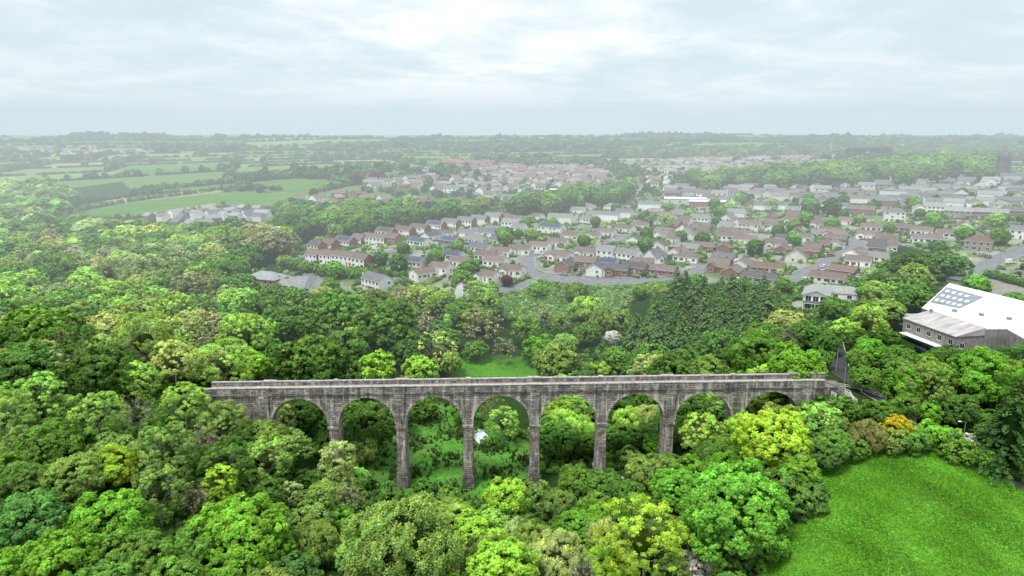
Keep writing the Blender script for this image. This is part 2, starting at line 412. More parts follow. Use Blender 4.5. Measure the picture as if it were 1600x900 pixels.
def trunk_mesh(name, H, cz, lobes, mat, seed, r=.035, twigs=0, reach=.85):
    g = random.Random(seed); mb = MB()
    fork = Vector((g.uniform(-.03,.03), g.uniform(-.03,.03), max(cz*.62, .12)))
    mb.tube((0,0,-.12), (0,0,.05), r*1.5, r*1.1, 8); mb.tube((0,0,.05), fork, r*1.1, r*.8, 8)
    for c in lobes:
        c = Vector(c); e = fork + (c-fork)*reach
        mid = fork + (e-fork)*.5 + Vector((g.uniform(-.04,.04), g.uniform(-.04,.04), -.03))
        mb.tube(fork, mid, r*.5, r*.3, 5, cap=False); mb.tube(mid, e, r*.3, r*.12, 4, cap=False)
        for _ in range(twigs):
            q = mid.lerp(e, g.uniform(.3, 1)); dv = (c - Vector((0,0,cz))).normalized()
            d = Vector((g.gauss(0,.4), g.gauss(0,.4), g.gauss(.2,.35))) + dv*.9
            t1 = q + d.normalized()*g.uniform(.18,.34)
            mb.tube(q, t1, r*.11, r*.045, 3, cap=False)
            for _k in range(3):
                q2 = q.lerp(t1, g.uniform(.4, 1)); mb.tube(q2, q2 + (d.normalized()+Vector((g.gauss(0,.6),g.gauss(0,.6),g.gauss(0,.6)))).normalized()*g.uniform(.08,.16), r*.05, r*.03, 3, cap=False)
    return mb.mesh(name, [mat])

# every prototype has crown width 2 (R = 1); cz = height of the crown centre
PROTO = {}
def make_protos():
    for lod in ('near', 'mid'):
        nr = lod == 'near'
        def add(kind, seed, cz, bark='bark', tw=0, tr=.04, **kw):
            if nr: kw['leaves'] = int(kw['leaves']*1.25); kw['leaf'] *= .66; kw['subs'] = int(kw['subs']*1.6); kw['sub_r'] *= .78
            if not nr:
                kw['leaves'] = max(8, int(kw['leaves']*.5)); kw['leaf'] = kw['leaf']*1.45; kw['subs'] = max(7, int(kw['subs']*1.1)); kw['sub_r'] = kw.get('sub_r', .11)*.85
            V, C, L = broad_crown(seed, cz=cz, **kw)
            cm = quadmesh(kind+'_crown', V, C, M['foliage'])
            tm = trunk_mesh(kind+'_trunk', 2, cz, L[:14 if nr else 6], M[bark], seed, tr, tw if nr else tw//2)
            PROTO.setdefault((kind, lod), []).append((cm, tm, cz))
        ns = 3 if nr else 3
        for s in range(ns):
            add('oak', 10+s, 1.05, lobes=30, subs=18, leaves=34, leaf=.030, Hh=.82, lobe_r=.34, sub_r=.115)
            add('maple', 20+s, 1.1, lobes=52, subs=20, leaves=24, leaf=.031, Hh=.9, lobe_r=.25, sub_r=.085, spread=.8)
            add('ash', 30+s, 1.35, 'palebark', 3, lobes=20, subs=14, leaves=34, leaf=.026, Hh=1.05, lobe_r=.34, sub_r=.12, openness=.24, spread=.78)
            add('willow', 40+s, .85, lobes=30, subs=22, leaves=34, leaf=.024, Hh=.78, lobe_r=.3, sub_r=.10, droop=.14, spread=.74, jit=.65)
        for s in range(2):
            add('bush', 50+s, .55, lobes=16, subs=14, leaves=26, leaf=.045, Hh=.62, lobe_r=.38, sub_r=.14)
            add('slim', 60+s, 2.0, 'palebark', 2, .035, lobes=22, subs=13, leaves=26, leaf=.05, Hh=1.9, lobe_r=.42, sub_r=.17, openness=.25, spread=.75)
            add('bare', 70+s, 1.25, 'palebark', 16, lobes=24, subs=7, leaves=13, leaf=.022, Hh=1.0, lobe_r=.32, sub_r=.13, openness=.3, spread=.78)
    # crown radius 1 -> conifer is 6 tall
    for lod in ('near', 'mid'):
        for s in range(3):
            V, C = conifer_crown(80+s, H=4.7, R=1.35, leaf=.07 if lod == 'near' else .095, per=44 if lod == 'near' else 30)
            cm = quadmesh('conifer_crown', V, C, M['foliage'])
            mb = MB(); mb.tube((0,0,-.3), (0,0,5.5), .09, .012, 6)
            PROTO.setdefault(('conifer', lod), []).append((cm, mb.mesh('conifer_trunk', [M['bark']]), 3.0))
make_protos()

TC0 = dict(dark=(.044,.104,.024), deep=(.034,.080,.020), mid=(.060,.138,.026), vivid=(.074,.185,.024), yg=(.130,.245,.030), olive=(.092,.160,.040), light=(.125,.235,.055),
          grey=(.135,.165,.095), golden=(.40,.39,.035), white=(.62,.64,.58), purple=(.055,.022,.03), blueg=(.052,.135,.034), brown=(.115,.145,.050), fir=(.072,.138,.048), pale=(.165,.235,.090))
TC = {k: tuple(min(.6, q*f) for q, f in zip(c, (2.85, 2.55, 2.7) if k not in ('white','golden') else (1.2,1.2,1.2))) for k, c in TC0.items()}
CW = dict(dark='dark green', deep='very dark green', mid='mid green', vivid='vivid green', yg='bright yellow-green', olive='olive green', light='light green', grey='grey-green half-bare',
          golden='golden-yellow', white='white-blossomed', purple='purple-leaved', blueg='blue-green', brown='brownish', fir='sea-green', pale='pale green')
KW = dict(oak='broad round tree', maple='dense domed tree', ash='loose-crowned tree', willow='feathery domed tree', bush='low bush', slim='slender upright tree', bare='twiggy thin-leaved tree', conifer='pointed conifer')
KN = dict(oak='broadleaf_tree', maple='domed_tree', ash='ash_tree', willow='willow_tree', bush='bush', slim='slender_tree', bare='twiggy_tree', conifer='conifer_tree')
TREES = []          # (x, y, R, zone, ...)
def add_tree(x, y, R, kind, colr, zone, hscale=1.0, crownpx=None):
    TREES.append(dict(x=x, y=y, R=R, kind=kind, col=colr, zone=zone, hs=hscale))
def tree_px(px, py, w, kind, colr, zone, hs=1.0):
    cz = PROTO[(kind, 'near')][0][2] * hs
    x, y, t = ground(px, py, lambda T: cz * (w/2) * T / F)
    add_tree(x, y, w/2*t/F*.89, kind, colr, zone, hs)
def build_tree(t, i):
    g = random.Random(i*7+3)
    lod = 'near' if t['y'] < 215 else 'mid'
    cm, tm, cz = g.choice(PROTO[(t['kind'], lod)])
    z = tz(t['x'], t['y'])
    e = bpy.data.objects.new(KN[t['kind']], None); COL.objects.link(e)
    e.empty_display_size = 1
    e.location = (t['x'], t['y'], z); s = t['R']
    e.scale = (s*g.uniform(.93,1.07), s*g.uniform(.93,1.07), s*t['hs']*g.uniform(.95,1.05)); e.rotation_euler = (g.gauss(0,.035), g.gauss(0,.035), g.uniform(0, 6.28))
    c = TC[t['col']]; v = g.uniform(.86, 1.14); h = g.uniform(-.08, .08)
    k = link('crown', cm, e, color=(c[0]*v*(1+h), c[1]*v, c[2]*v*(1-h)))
    link('trunk', tm, e)
    t['o'] = e
    return e

# ------------------------------------------------------------------ trees seen one by one in the photograph
FG = 'left foreground wood'
for a in [
 (57,622,100,'ash','light'),(147,640,92,'ash','light'),(6,650,95,'ash','olive'),(215,645,82,'bare','olive'),(287,625,78,'ash','light'),(80,700,110,'oak','mid'),
 (257,705,100,'ash','olive'),(178,728,90,'oak','yg'),(245,762,100,'ash','olive'),(113,748,110,'oak','olive'),(165,812,140,'maple','vivid'),(45,812,130,'maple','blueg'),
 (215,868,120,'maple','mid'),(94,880,135,'maple','vivid'),(340,752,52,'slim','yg'),(378,822,150,'maple','vivid'),(414,715,88,'ash','light'),(351,655,80,'ash','olive'),
 (313,690,62,'bare','grey'),(446,660,36,'slim','pale'),(455,770,32,'slim','pale'),(302,855,100,'oak','mid'),(362,893,100,'maple','vivid'),(272,905,110,'oak','mid'),
 (10,740,100,'oak','mid'),(0,900,110,'oak','vivid'),(160,905,110,'maple','mid'),(320,715,55,'ash','dark'),(375,690,50,'oak','mid'),(440,720,45,'oak','dark'),(420,770,60,'oak','dark'),(300,780,60,'bare','grey'),(455,850,60,'oak','deep')]:
    tree_px(*a, FG)
CF = 'thicket in front of the viaduct'
for a in [
 (627,838,195,'willow','olive'),(487,842,95,'willow','olive'),(530,725,58,'slim','pale'),(503,775,60,'ash','olive'),(540,775,60,'bare','pale'),(793,778,82,'maple','yg'),(740,825,76,'maple','yg'),
 (838,770,60,'ash','olive'),(872,785,64,'willow','olive'),(787,880,120,'maple','yg'),(868,862,100,'willow','pale'),(905,812,52,'bush','vivid'),(832,822,55,'oak','dark'),
 (643,878,105,'willow','mid'),(575,890,90,'willow','olive'),(705,865,70,'willow','pale'),(809,826,60,'willow','pale'),(662,758,34,'bush','mid'),(700,775,45,'bush','mid'),(610,775,60,'bush','dark'),
 (905,750,70,'oak','mid'),(918,890,70,'bare','grey'),(945,830,70,'willow','pale'),(560,790,60,'bush','dark'),(760,790,36,'bush','mid'),(860,830,50,'bush','dark'),(930,790,60,'oak','mid'),
 (1010,836,150,'ash','yg'),(960,880,90,'willow','yg'),(967,757,34,'bush','white'),(1059,760,90,'oak','vivid'),(1024,692,45,'maple','vivid'),(990,722,48,'bush','olive'),(1030,735,60,'ash','olive'),
 (985,765,60,'oak','mid'),(1075,830,60,'oak','olive'),(900,770,50,'bush','mid'),(1090,885,70,'bush','white'),(1135,900,70,'bush','mid'),(1050,895,70,'ash','olive')]:
    tree_px(*a, CF)
RV = 'trees by the right end of the viaduct'
for a in [(1157,785,186,'maple','vivid'),(1098,672,78,'ash','light'),(1205,680,130,'oak','yg'),(1160,665,70,'oak','yg'),(1243,718,70,'oak','olive'),(1284,655,62,'ash','light'),(1300,692,70,'oak','mid'),
 (1356,678,66,'willow','brown'),(1400,668,48,'maple','golden'),(1375,640,55,'oak','mid'),(1325,640,50,'bush','mid'),(1452,643,44,'maple','vivid'),(1330,700,55,'bush','mid'),(1425,690,60,'bush','mid'),
 (1465,682,70,'bush','vivid'),(1505,692,50,'bush','white'),(1500,705,60,'bush','mid'),(1541,712,42,'maple','vivid'),(1584,728,60,'bush','yg'),(1290,710,60,'oak','dark'),(1390,690,60,'bush','olive'),(1258,655,40,'bush','vivid'),(1130,690,60,'oak','mid')]:
    tree_px(*a, RV)
RR = 'trees between the lane and the white-roofed works'
for a in [(1376,562,112,'maple','vivid'),(1415,585,70,'oak','mid'),(1340,560,46,'oak','mid'),(1385,600,56,'oak','dark'),(1412,632,52,'oak','mid'),(1440,610,60,'ash','olive'),(1352,588,52,'oak','mid'),(1362,545,56,'maple','vivid'),(1400,560,60,'oak','mid'),(1375,522,30,'ash','olive'),(1345,530,44,'oak','dark'),(1395,530,26,'bush','mid'),(1352,502,68,'ash','light'),(1304,512,70,'oak','dark'),(1455,590,85,'ash','olive'),(1530,590,118,'oak','vivid'),(1480,560,52,'oak','dark'),
 (1592,560,62,'oak','dark'),(1575,628,80,'conifer','deep'),(1535,655,56,'oak','mid'),(1600,600,70,'oak','vivid'),(1420,600,70,'oak','vivid'),(1500,640,70,'oak','dark'),(1475,625,50,'oak','mid'),(1570,580,60,'ash','olive')]:
    tree_px(*a, RR)
BR = 'row of trees behind the viaduct'
for a in [(385,566,72,'oak','yg'),(442,578,38,'ash','light'),(482,560,110,'oak','dark'),(585,578,72,'maple','yg'),(655,578,62,'maple','yg'),(703,566,44,'oak','yg'),(640,545,80,'oak','dark'),(150,570,120,'oak','dark'),
 (40,570,110,'oak','dark'),(62,516,120,'oak','mid'),(230,525,120,'ash','olive'),(320,548,66,'bare','grey'),(365,515,76,'bare','grey'),(530,492,110,'oak','mid'),(462,512,100,'oak','dark'),(600,510,110,'oak','dark'),
 (540,545,90,'oak','dark'),(750,508,78,'bare','grey'),(790,545,45,'bare','grey'),(745,545,40,'oak','mid'),(841,545,52,'maple','vivid'),(820,510,50,'ash','mid'),(882,572,56,'bush','vivid'),(905,580,46,'willow','olive'),
 (941,580,46,'bush','yg'),(957,528,30,'oak','white'),(915,518,50,'oak','mid'),(850,492,44,'bare','grey'),(875,500,40,'ash','olive'),(738,545,18,'bush','white'),(700,530,50,'oak','mid'),(720,478,44,'oak','mid'),
 (1050,580,80,'oak','dark'),(1110,575,60,'oak','mid'),(1180,548,95,'oak','mid'),(1240,568,90,'maple','vivid'),(1190,585,70,'bush','yg'),(990,580,50,'oak','dark'),(1160,590,50,'bush','mid'),(1230,530,60,'bare','olive'),
 (1262,522,60,'oak','dark'),(960,560,50,'oak','mid'),(915,480,60,'willow','light'),(940,500,50,'willow','olive'),(970,495,45,'ash','olive'),(1075,560,60,'oak','dark'),(1140,565,60,'oak','dark'),(1285,560,40,'oak','mid'),
 (1290,535,50,'oak','dark'),(885,535,45,'willow','light')]:
    tree_px(*a, BR)
UV = 'trees seen through the viaduct arches'
for a in [(460,655,80,'oak','deep'),(575,665,95,'oak','dark'),(545,640,60,'ash','mid'),(660,635,50,'oak','mid'),(785,655,60,'ash','light'),(770,640,50,'bare','olive'),
 (760,690,24,'bush','mid'),(885,668,84,'willow','light'),(870,700,80,'oak','mid'),(925,690,50,'oak','dark'),(985,655,60,'willow','light'),(1015,650,60,'willow','pale'),(975,690,60,'oak','mid'),(1000,700,50,'oak','dark'),
 (1110,655,70,'oak','dark'),(1040,660,40,'oak','mid'),(720,640,45,'oak','mid'),(620,650,50,'oak','deep'),(500,700,70,'oak','deep'),(480,740,50,'bush','dark'),(560,715,60,'bush','dark')]:
    px, py, w, k, c = a
    tree_px(px, py, w, k, c, UV)
# keep the ones meant to stand behind the arches behind them
for t in TREES:
    if t['zone'] == UV and t['y'] < 184: t['y'] = 184 + (t['R']*.5)
SL = 'trees on the town side'
for a in [(650,342,46,'oak','dark'),(722,436,46,'oak','mid'),(792,437,20,'oak','purple'),(830,414,14,'ash','mid'),(583,412,24,'conifer','deep'),(1372,460,46,'ash','olive'),
 (1360,430,34,'ash','light'),(1257,355,42,'oak','mid'),(913,375,24,'oak','mid'),(810,364,18,'oak','mid'),(1268,322,30,'oak','mid'),(1300,322,32,'oak','dark'),(1205,316,20,'ash','light'),(1000,455,24,'oak','mid'),
 (1125,330,24,'oak','mid'),(1040,343,26,'ash','light'),(1065,368,22,'oak','mid'),(1120,345,18,'oak','mid'),(1010,335,14,'oak','deep'),(490,300,16,'oak','purple'),(555,278,20,'oak','purple'),(585,276,20,'oak','purple'),
 (1330,494,34,'oak','dark'),(1352,484,36,'oak','mid'),(900,455,40,'willow','olive'),(840,455,34,'bush','mid'),(620,470,60,'willow','grey'),(660,445,36,'bare','grey'),(690,470,40,'oak','mid'),(505,462,50,'willow','pale'),
 (500,375,18,'bush','light'),(1160,450,40,'ash','mid'),(1205,460,40,'bare','olive'),(1225,445,30,'oak','mid'),(1500,258,36,'oak','mid'),(1490,262,40,'oak','mid'),(1535,268,30,'oak','vivid'),(1460,270,40,'oak','mid'),(1410,275,40,'oak','mid'),(1360,272,36,'oak','dark')]:
    tree_px(*a, SL)

tree_px(1428,414,84,'oak','dark',SL,.72); tree_px(1474,412,76,'oak','dark',SL,.70)
POLY = dict(
 near_field=[(1255,745),(1330,715),(1420,702),(1470,700),(1530,722),(1610,762),(1640,960),(1150,960),(1215,850),(1262,800)],
 meadow=[(700,572),(740,556),(800,560),(848,566),(850,592),(700,592)],
 valley=[(600,640),(700,628),(730,640),(830,690),(850,780),(820,800),(620,800),(560,760),(590,700)],
 scrub=[(775,480),(800,440),(840,430),(900,440),(1010,442),(1060,440),(1000,465),(960,490),(890,500)],
 town=[(440,412),(470,388),(560,362),(620,340),(760,335),(800,318),(980,300),(1100,292),(1300,284),(1600,262),(1650,262),(1650,440),(1520,430),(1500,405),(1400,380),(1370,440),(1340,470),(1240,480),(1220,450),(1075,440),(1060,432),(1000,441),(900,440),(840,433),(800,432),(770,460),(640,455),(610,460),(550,462),(440,455),(380,452),(390,425),(560,425),(500,420)],
 yard=[(1500,445),(1560,425),(1640,432),(1640,520),(1560,470)],
 villa_clear=[(1222,440),(1345,440),(1352,480),(1325,492),(1235,505)],
 scrub_clear=[(765,440),(840,428),(1015,440),(1000,505),(960,548),(880,556),(800,530),(770,470)],
 strip=[(380,398),(450,388),(640,345),(800,322),(810,328),(700,342),(560,368),(470,392),(400,404)],
 fieldA=[(120,328),(180,318),(300,306),(370,298),(440,303),(450,320),(400,322),(330,318),(250,330),(190,337),(140,338)],
 fieldB=[(215,300),(330,290),(470,278),(540,283),(480,302),(400,300),(380,294),(300,300)],
 fieldC=[(530,290),(580,284),(640,280),(650,288),(580,294)],
)
# procedural fill of the woods: jittered grid on the ground
def fill(zone, poly, spacing, kinds, cols, hscale=(.9,1.1), rk=.62, clear=.62, lim=None, ymin=0, ymax=1e9, excl=(), seed=0):
    g = random.Random(seed + 99)
    pw = [ground(px, min(py, 940))[:2] for px, py in poly]
    x0, x1 = min(p[0] for p in pw)-20, max(p[0] for p in pw)+20; y0, y1 = max(ymin, min(p[1] for p in pw)-20), min(ymax, max(p[1] for p in pw)+20)
    cand = []
    yy = y0
    while yy < y1:
        xx = x0 + (spacing/2 if int((yy-y0)/spacing) % 2 else 0)
        while xx < x1:
            cand.append((xx + g.uniform(-.35,.35)*spacing, yy + g.uniform(-.35,.35)*spacing)); xx += spacing
        yy += spacing*.87
    if not cand: return 0
    A = np.array(cand); Z = terrain(A[:,0], A[:,1]); PX, PY, _ = proj(A[:,0], A[:,1], Z + spacing*.5)
    ok = inpoly(PX, PY, poly) & (PX > -140) & (PX < 1840) & (PY < 1000)
    for e in excl: ok &= ~inpoly(PX, PY, POLY[e])
    ex = np.array([(t['x'], t['y'], t['R']) for t in TREES]); n = 0
    for (x, y), o in zip(cand, ok):
        if not o: continue
        R = spacing * rk * g.uniform(.8, 1.25)
        if len(ex) and (np.hypot(ex[:,0]-x, ex[:,1]-y) < (ex[:,2]+R)*clear).any(): continue
        k = g.choice(kinds); c = g.choice(cols)
        if k == 'bare': c = g.choice(['grey', 'olive', 'pale'])
        add_tree(x, y, R, k, c, zone, g.uniform(*hscale)); n += 1
    return n
fc = []
wd = ['dark','mid','mid','olive','olive','light','blueg','light','pale','pale','grey']
fc.append(fill('left foreground wood', [(0,640),(470,650),(480,960),(0,960)], 8.5, ['oak','ash','maple','oak'], ['dark','mid','olive'], (.7,.9), clear=.5, seed=1))
fc.append(fill('conifer plantation below the town', [(990,535),(1010,490),(1060,462),(1130,452),(1185,455),(1205,490),(1195,540),(1120,560),(1010,560)], 6.4, ['conifer'], ['fir','fir','fir','blueg','mid'], (.52,.82), rk=.58, clear=.32, seed=2))
fc.append(fill('wood behind the viaduct', [(-40,480),(200,468),(380,460),(560,470),(700,478),(760,470),(800,470),(860,500),(980,500),(1010,500),(1230,500),(1280,560),(1290,592),(860,592),(850,560),(700,560),(690,592),(-40,600)], 11, ['oak','oak','ash','oak','bare'], wd, (.9,1.1), excl=('meadow','scrub','scrub_clear','villa_clear'), clear=.55, seed=3))
fc.append(fill('left woodland beyond the viaduct', [(-40,405),(120,395),(300,400),(380,415),(400,455),(560,468),(560,475),(-40,485)], 11.5, ['oak','ash','oak','willow','bare'], wd, (.85,1.05), excl=('town',), clear=.5, seed=4))
fc.append(fill('undergrowth around the viaduct piers', [(440,690),(560,690),(600,760),(640,790),(820,800),(940,760),(1060,720),(1150,700),(1260,720),(1240,900),(480,900)], 7.5, ['bush','oak','bush','willow'], ['mid','olive','dark','light','vivid'], (.8,1), clear=.5, seed=5, excl=('near_field','valley')))
fc.append(fill('slope at the right end of the viaduct', [(1180,640),(1290,630),(1400,640),(1500,680),(1480,700),(1400,700),(1260,730),(1190,700)], 6.5, ['bush','bush','oak'], ['mid','dark','vivid','olive'], (.8,1), clear=.5, seed=6, excl=('near_field',)))
fc.append(fill('bank beside the works', [(1330,590),(1400,560),(1440,570),(1640,570),(1640,690),(1520,660),(1440,620),(1370,600)], 8, ['oak','ash','oak'], ['mid','vivid','dark'], (.9,1.1), clear=.5, seed=7))
fc.append(fill('trees on the town side', [(1325,515),(1340,455),(1370,440),(1400,430),(1455,440),(1440,468),(1402,482),(1390,500),(1392,525),(1350,545)], 9.5, ['oak','ash','bush'], ['mid','dark','olive','light'], (.7,.9), clear=.4, seed=31, excl=('villa_clear',)))
fc.append(fill('bank beside the works', [(1600,560),(1830,560),(1830,800),(1640,770),(1600,700)], 11, ['oak','ash'], ['mid','vivid','dark'], (.9,1.1), clear=.5, seed=32))
fc.append(fill('trees seen through the viaduct arches', [(845,600),(1230,600),(1230,650),(1160,690),(860,700)], 7.5, ['oak','ash','willow','oak'], ['mid','olive','light','dark'], (.8,1), clear=.4, seed=21))
fc.append(fill('distant woodland on the left', [(-60,292),(95,296),(118,312),(100,326),(118,344),(120,352),(-60,352)], 14, ['oak','ash','oak','willow'], wd, (.85,1.05), clear=.5, seed=18))
print('fill', fc, len(TREES))

# ------------------------------------------------------------------ far countryside: a patchwork of fields
FROT = .35
def frot(x, y): c, s = math.cos(FROT), math.sin(FROT); return x*c + y*s, -x*s + y*c
def fback(a, b): c, s = math.cos(FROT), math.sin(FROT); return a*c - b*s, a*s + b*c
CELLS = []
def split(a0, a1, b0, b1, g):
    cx, cy = fback((a0+a1)/2, (b0+b1)/2)
    if cy < 350 or abs(cx) > cy*.95 + 300 or cy > 12500:
        if max(a1-a0, b1-b0) < 900 and (cy < 250 or abs(cx) > cy*.95+500 or cy > 13500): return
    target = 120 + max(0, cy-500)*.085
    w, h = a1-a0, b1-b0
    if max(w, h) < target*1.5 or (max(w, h) < target*2.4 and g.random() < .25):
        CELLS.append((a0, a1, b0, b1, g.random(), g.random())); return
    k = g.uniform(.38, .62)
    if w*g.uniform(.8,1.25) > h: split(a0, a0+w*k, b0, b1, g); split(a0+w*k, a1, b0, b1, g)
    else: split(a0, a1, b0, b0+h*k, g); split(a0, a1, b0+h*k, b1, g)
split(-14000, 18000, -8000, 18000, random.Random(4))
FIELDC = [tuple(q*1.3 for q in c) for c in [(.085,.19,.035),(.075,.165,.035),(.11,.215,.045),(.13,.22,.06),(.06,.13,.03),(.17,.235,.085),(.095,.20,.035),(.24,.235,.12),(.10,.18,.05)]]
def cellwood(c):
    cx, cy = fback((c[0]+c[1])/2, (c[2]+c[3])/2)
    return c[4] < (.15 if cy < 2600 else .06)

# ------------------------------------------------------------------ ground sheet
def make_ground():
    nr, ncol = 640, 420
    yy = -150 + 85 * (16500/85) ** (np.arange(nr)/(nr-1))
    uu = np.linspace(-1, 1, ncol)
    Y = np.repeat(yy[:,None], ncol, 1); X = uu[None]*(Y+150)*.98
    Z = terrain(X, Y)
    PX, PY, ZZ = proj(X, Y, Z)
    PX = np.where(ZZ > 1, PX, -9999)
    g = np.random.default_rng(3)
    col = np.zeros((nr, ncol, 3)); col[:] = (.028,.060,.018)
    A, B = frot(X, Y)
    farm = Y > 560
    for c in CELLS:
        m = (A >= c[0]) & (A < c[1]) & (B >= c[2]) & (B < c[3]) & farm
        if m.any(): col[m] = (.035,.075,.03) if cellwood(c) else FIELDC[int(c[5]*len(FIELDC))]
    base = inpoly(PX, PY, [(-50,290),(110,294),(190,284),(215,304),(120,324),(200,345),(440,345),(560,345),(440,410),(380,470),(-50,560)]); col[base] = (.035,.075,.025)
    lowf = .5 + .5*np.sin(X/9.1+3*np.sin(Y/13.7))*np.sin(Y/8.3+2*np.sin(X/11.9)); lf2 = np.clip(.5 + .9*np.sin(X/5.1+Y/7.7+2*np.sin(X/17))*np.sin(Y/5.9-X/9), 0, 1)
    town = inpoly(PX, PY, POLY['town'])
    tcol = np.array([.14,.21,.08])*(1-lf2[...,None]) + np.array([.36,.35,.335])*lf2[...,None]
    col[town] = tcol[town]
    def paint(name, c, var=.15):
        m = inpoly(PX, PY, POLY[name]); v = 1 + var*(lowf-.5)*2
        col[m] = (np.array(c)*v[...,None])[m]
    paint('near_field', (.13,.34,.040), .10); paint('meadow', (.085,.25,.028)); paint('scrub', (.16,.29,.08), .3); paint('strip', (.17,.22,.07)); paint('yard', (.30,.29,.27), .1)
    paint('fieldA', (.10,.23,.035), .08); paint('fieldB', (.10,.215,.04), .1); paint('fieldC', (.11,.22,.045), .1)
    vm = inpoly(PX, PY, POLY['valley']); vcol = np.array([.095,.27,.045])*(1-.5*lf2[...,None]) + np.array([.09,.14,.04])*.5*lf2[...,None]; col[vm] = vcol[vm]
    idx = np.arange(nr*ncol).reshape(nr, ncol)
    Fq = np.stack([idx[:-1,:-1], idx[:-1,1:], idx[1:,1:], idx[1:,:-1]], -1).reshape(-1, 4)
    me = bpy.data.meshes.new('ground'); n = len(Fq)
    me.vertices.add(nr*ncol); me.vertices.foreach_set('co', np.stack([X,Y,Z],-1).reshape(-1).astype(np.float32))
    me.loops.add(n*4); me.loops.foreach_set('vertex_index', Fq.reshape(-1).astype(np.int32))
    me.polygons.add(n); me.polygons.foreach_set('loop_start', np.arange(0,n*4,4,dtype=np.int32)); me.polygons.foreach_set('loop_total', np.full(n,4,dtype=np.int32))
    me.polygons.foreach_set('use_smooth', np.ones(n, bool))
    me.materials.append(M['ground'])
    at = me.attributes.new('col', 'FLOAT_COLOR', 'POINT'); c4 = np.ones((nr*ncol,4), np.float32); c4[:,:3] = col.reshape(-1,3); at.data.foreach_set('color', c4.reshape(-1))
    me.update()
    tag(link('ground', me), kind='structure')
make_ground()

def smooth_line(P, step):
    P = [np.array(p, float) for p in P]; P = [2*P[0]-P[1]] + P + [2*P[-1]-P[-2]]; out = []
    for i in range(1, len(P)-2):
        n = max(1, int(np.linalg.norm(P[i+1]-P[i])/step))
        for k in range(n):
            t = k/n
            out.append(.5*((2*P[i]) + (-P[i-1]+P[i+1])*t + (2*P[i-1]-5*P[i]+4*P[i+1]-P[i+2])*t*t + (-P[i-1]+3*P[i]-3*P[i+1]+P[i+2])*t**3))
    out.append(P[-2]); return np.array(out)
def ribbon(name, pts, width, mat, lift=.12, off=0.0, across=4, world=False, step=2.5):
    W = pts if world else [ground(px, py)[:2] for px, py in pts]
    L = smooth_line(W, step); T = unit(np.gradient(L, axis=0)); N = np.stack([-T[:,1], T[:,0]], 1)
    vs = []; ks = np.linspace(-.5, .5, across+1)
    for k in ks:
        q = L + N*(off + k*width); z = terrain(q[:,0], q[:,1]) + lift
        vs.append(np.column_stack([q, z]))
    n = len(L); V = np.concatenate(vs); fs = []
    for a in range(across):
        for i in range(n-1): fs.append((a*n+i, a*n+i+1, (a+1)*n+i+1, (a+1)*n+i))
    me = bpy.data.meshes.new(name); me.from_pydata(V.tolist(), [], fs); me.materials.append(mat)
    me.polygons.foreach_set('use_smooth', [True]*len(fs)); me.update()
    if me.polygons and me.polygons[0].normal.z < 0: me.flip_normals()
    o = link(name, me); tag(o, kind='structure'); return L, N
ROADS = []
def road(pts, w, mat='asphalt', pave=True, side=(1, -1)):
    L, N = ribbon('road', pts, w, M[mat], .13); ROADS.append((L, w))
    if pave:
        for s in side: ribbon('pavement', [tuple(p) for p in L[::4]], 1.7, M['pavement'], .25, s*(w/2+.85), 1, world=True)
    return L
road([(822,402),(824,415),(832,426),(850,432),(880,436),(930,439),(985,440),(1040,437),(1070,430),(1095,421),(1115,413)], 7)
road([(824,404),(850,398),(890,392),(935,386),(955,377),(975,368)], 6)
road([(1232,440),(1262,425),(1298,406),(1322,393),(1338,384),(1335,376),(1322,370)], 7.5)
road([(1338,384),(1365,376),(1400,370)], 6)
road([(1515,438),(1545,414),(1575,400),(1625,380)], 8)
road([(450,410),(480,416),(520,420),(560,425)], 7, pave=False)
road([(760,455),(800,452),(830,440)], 5, pave=False)
road([(600,395),(660,387),(700,384),(740,386)], 6)
road([(1405,520),(1393,503),(1392,490),(1408,477),(1440,466)], 6, 'pavement', pave=False)
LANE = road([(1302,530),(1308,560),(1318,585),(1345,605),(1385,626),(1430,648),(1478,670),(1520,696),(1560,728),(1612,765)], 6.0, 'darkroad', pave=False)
ribbon('road_marking', [tuple(p) for p in LANE[::4]], .14, M['line'], .15, 2.7, 1, world=True)
ribbon('path', [(1296,606),(1318,612),(1332,622),(1330,634),(1345,642)], 2.6, M['deck'], .1)
ribbon('path', [(1345,612),(1365,622),(1385,634)], 2.2, M['deck'], .1)

# pool of the stream
def pool():
    poly = [(742,674),(750,669),(757,676),(764,684),(770,692),(764,697),(750,697),(741,688)]
    P = [ground(px, py)[:2] for px, py in poly]; z = min(tz(*p) for p in P) + .25
    mb = MB(); mb.add([(x, y, z+.25) for x, y in P], [tuple(range(len(P)-1, -1, -1))]); me = mb.mesh('stream_pool', [M['water']])
    if me.polygons[0].normal.z < 0: me.flip_normals()
    tag(link('stream_pool', me), kind='structure')
pool()

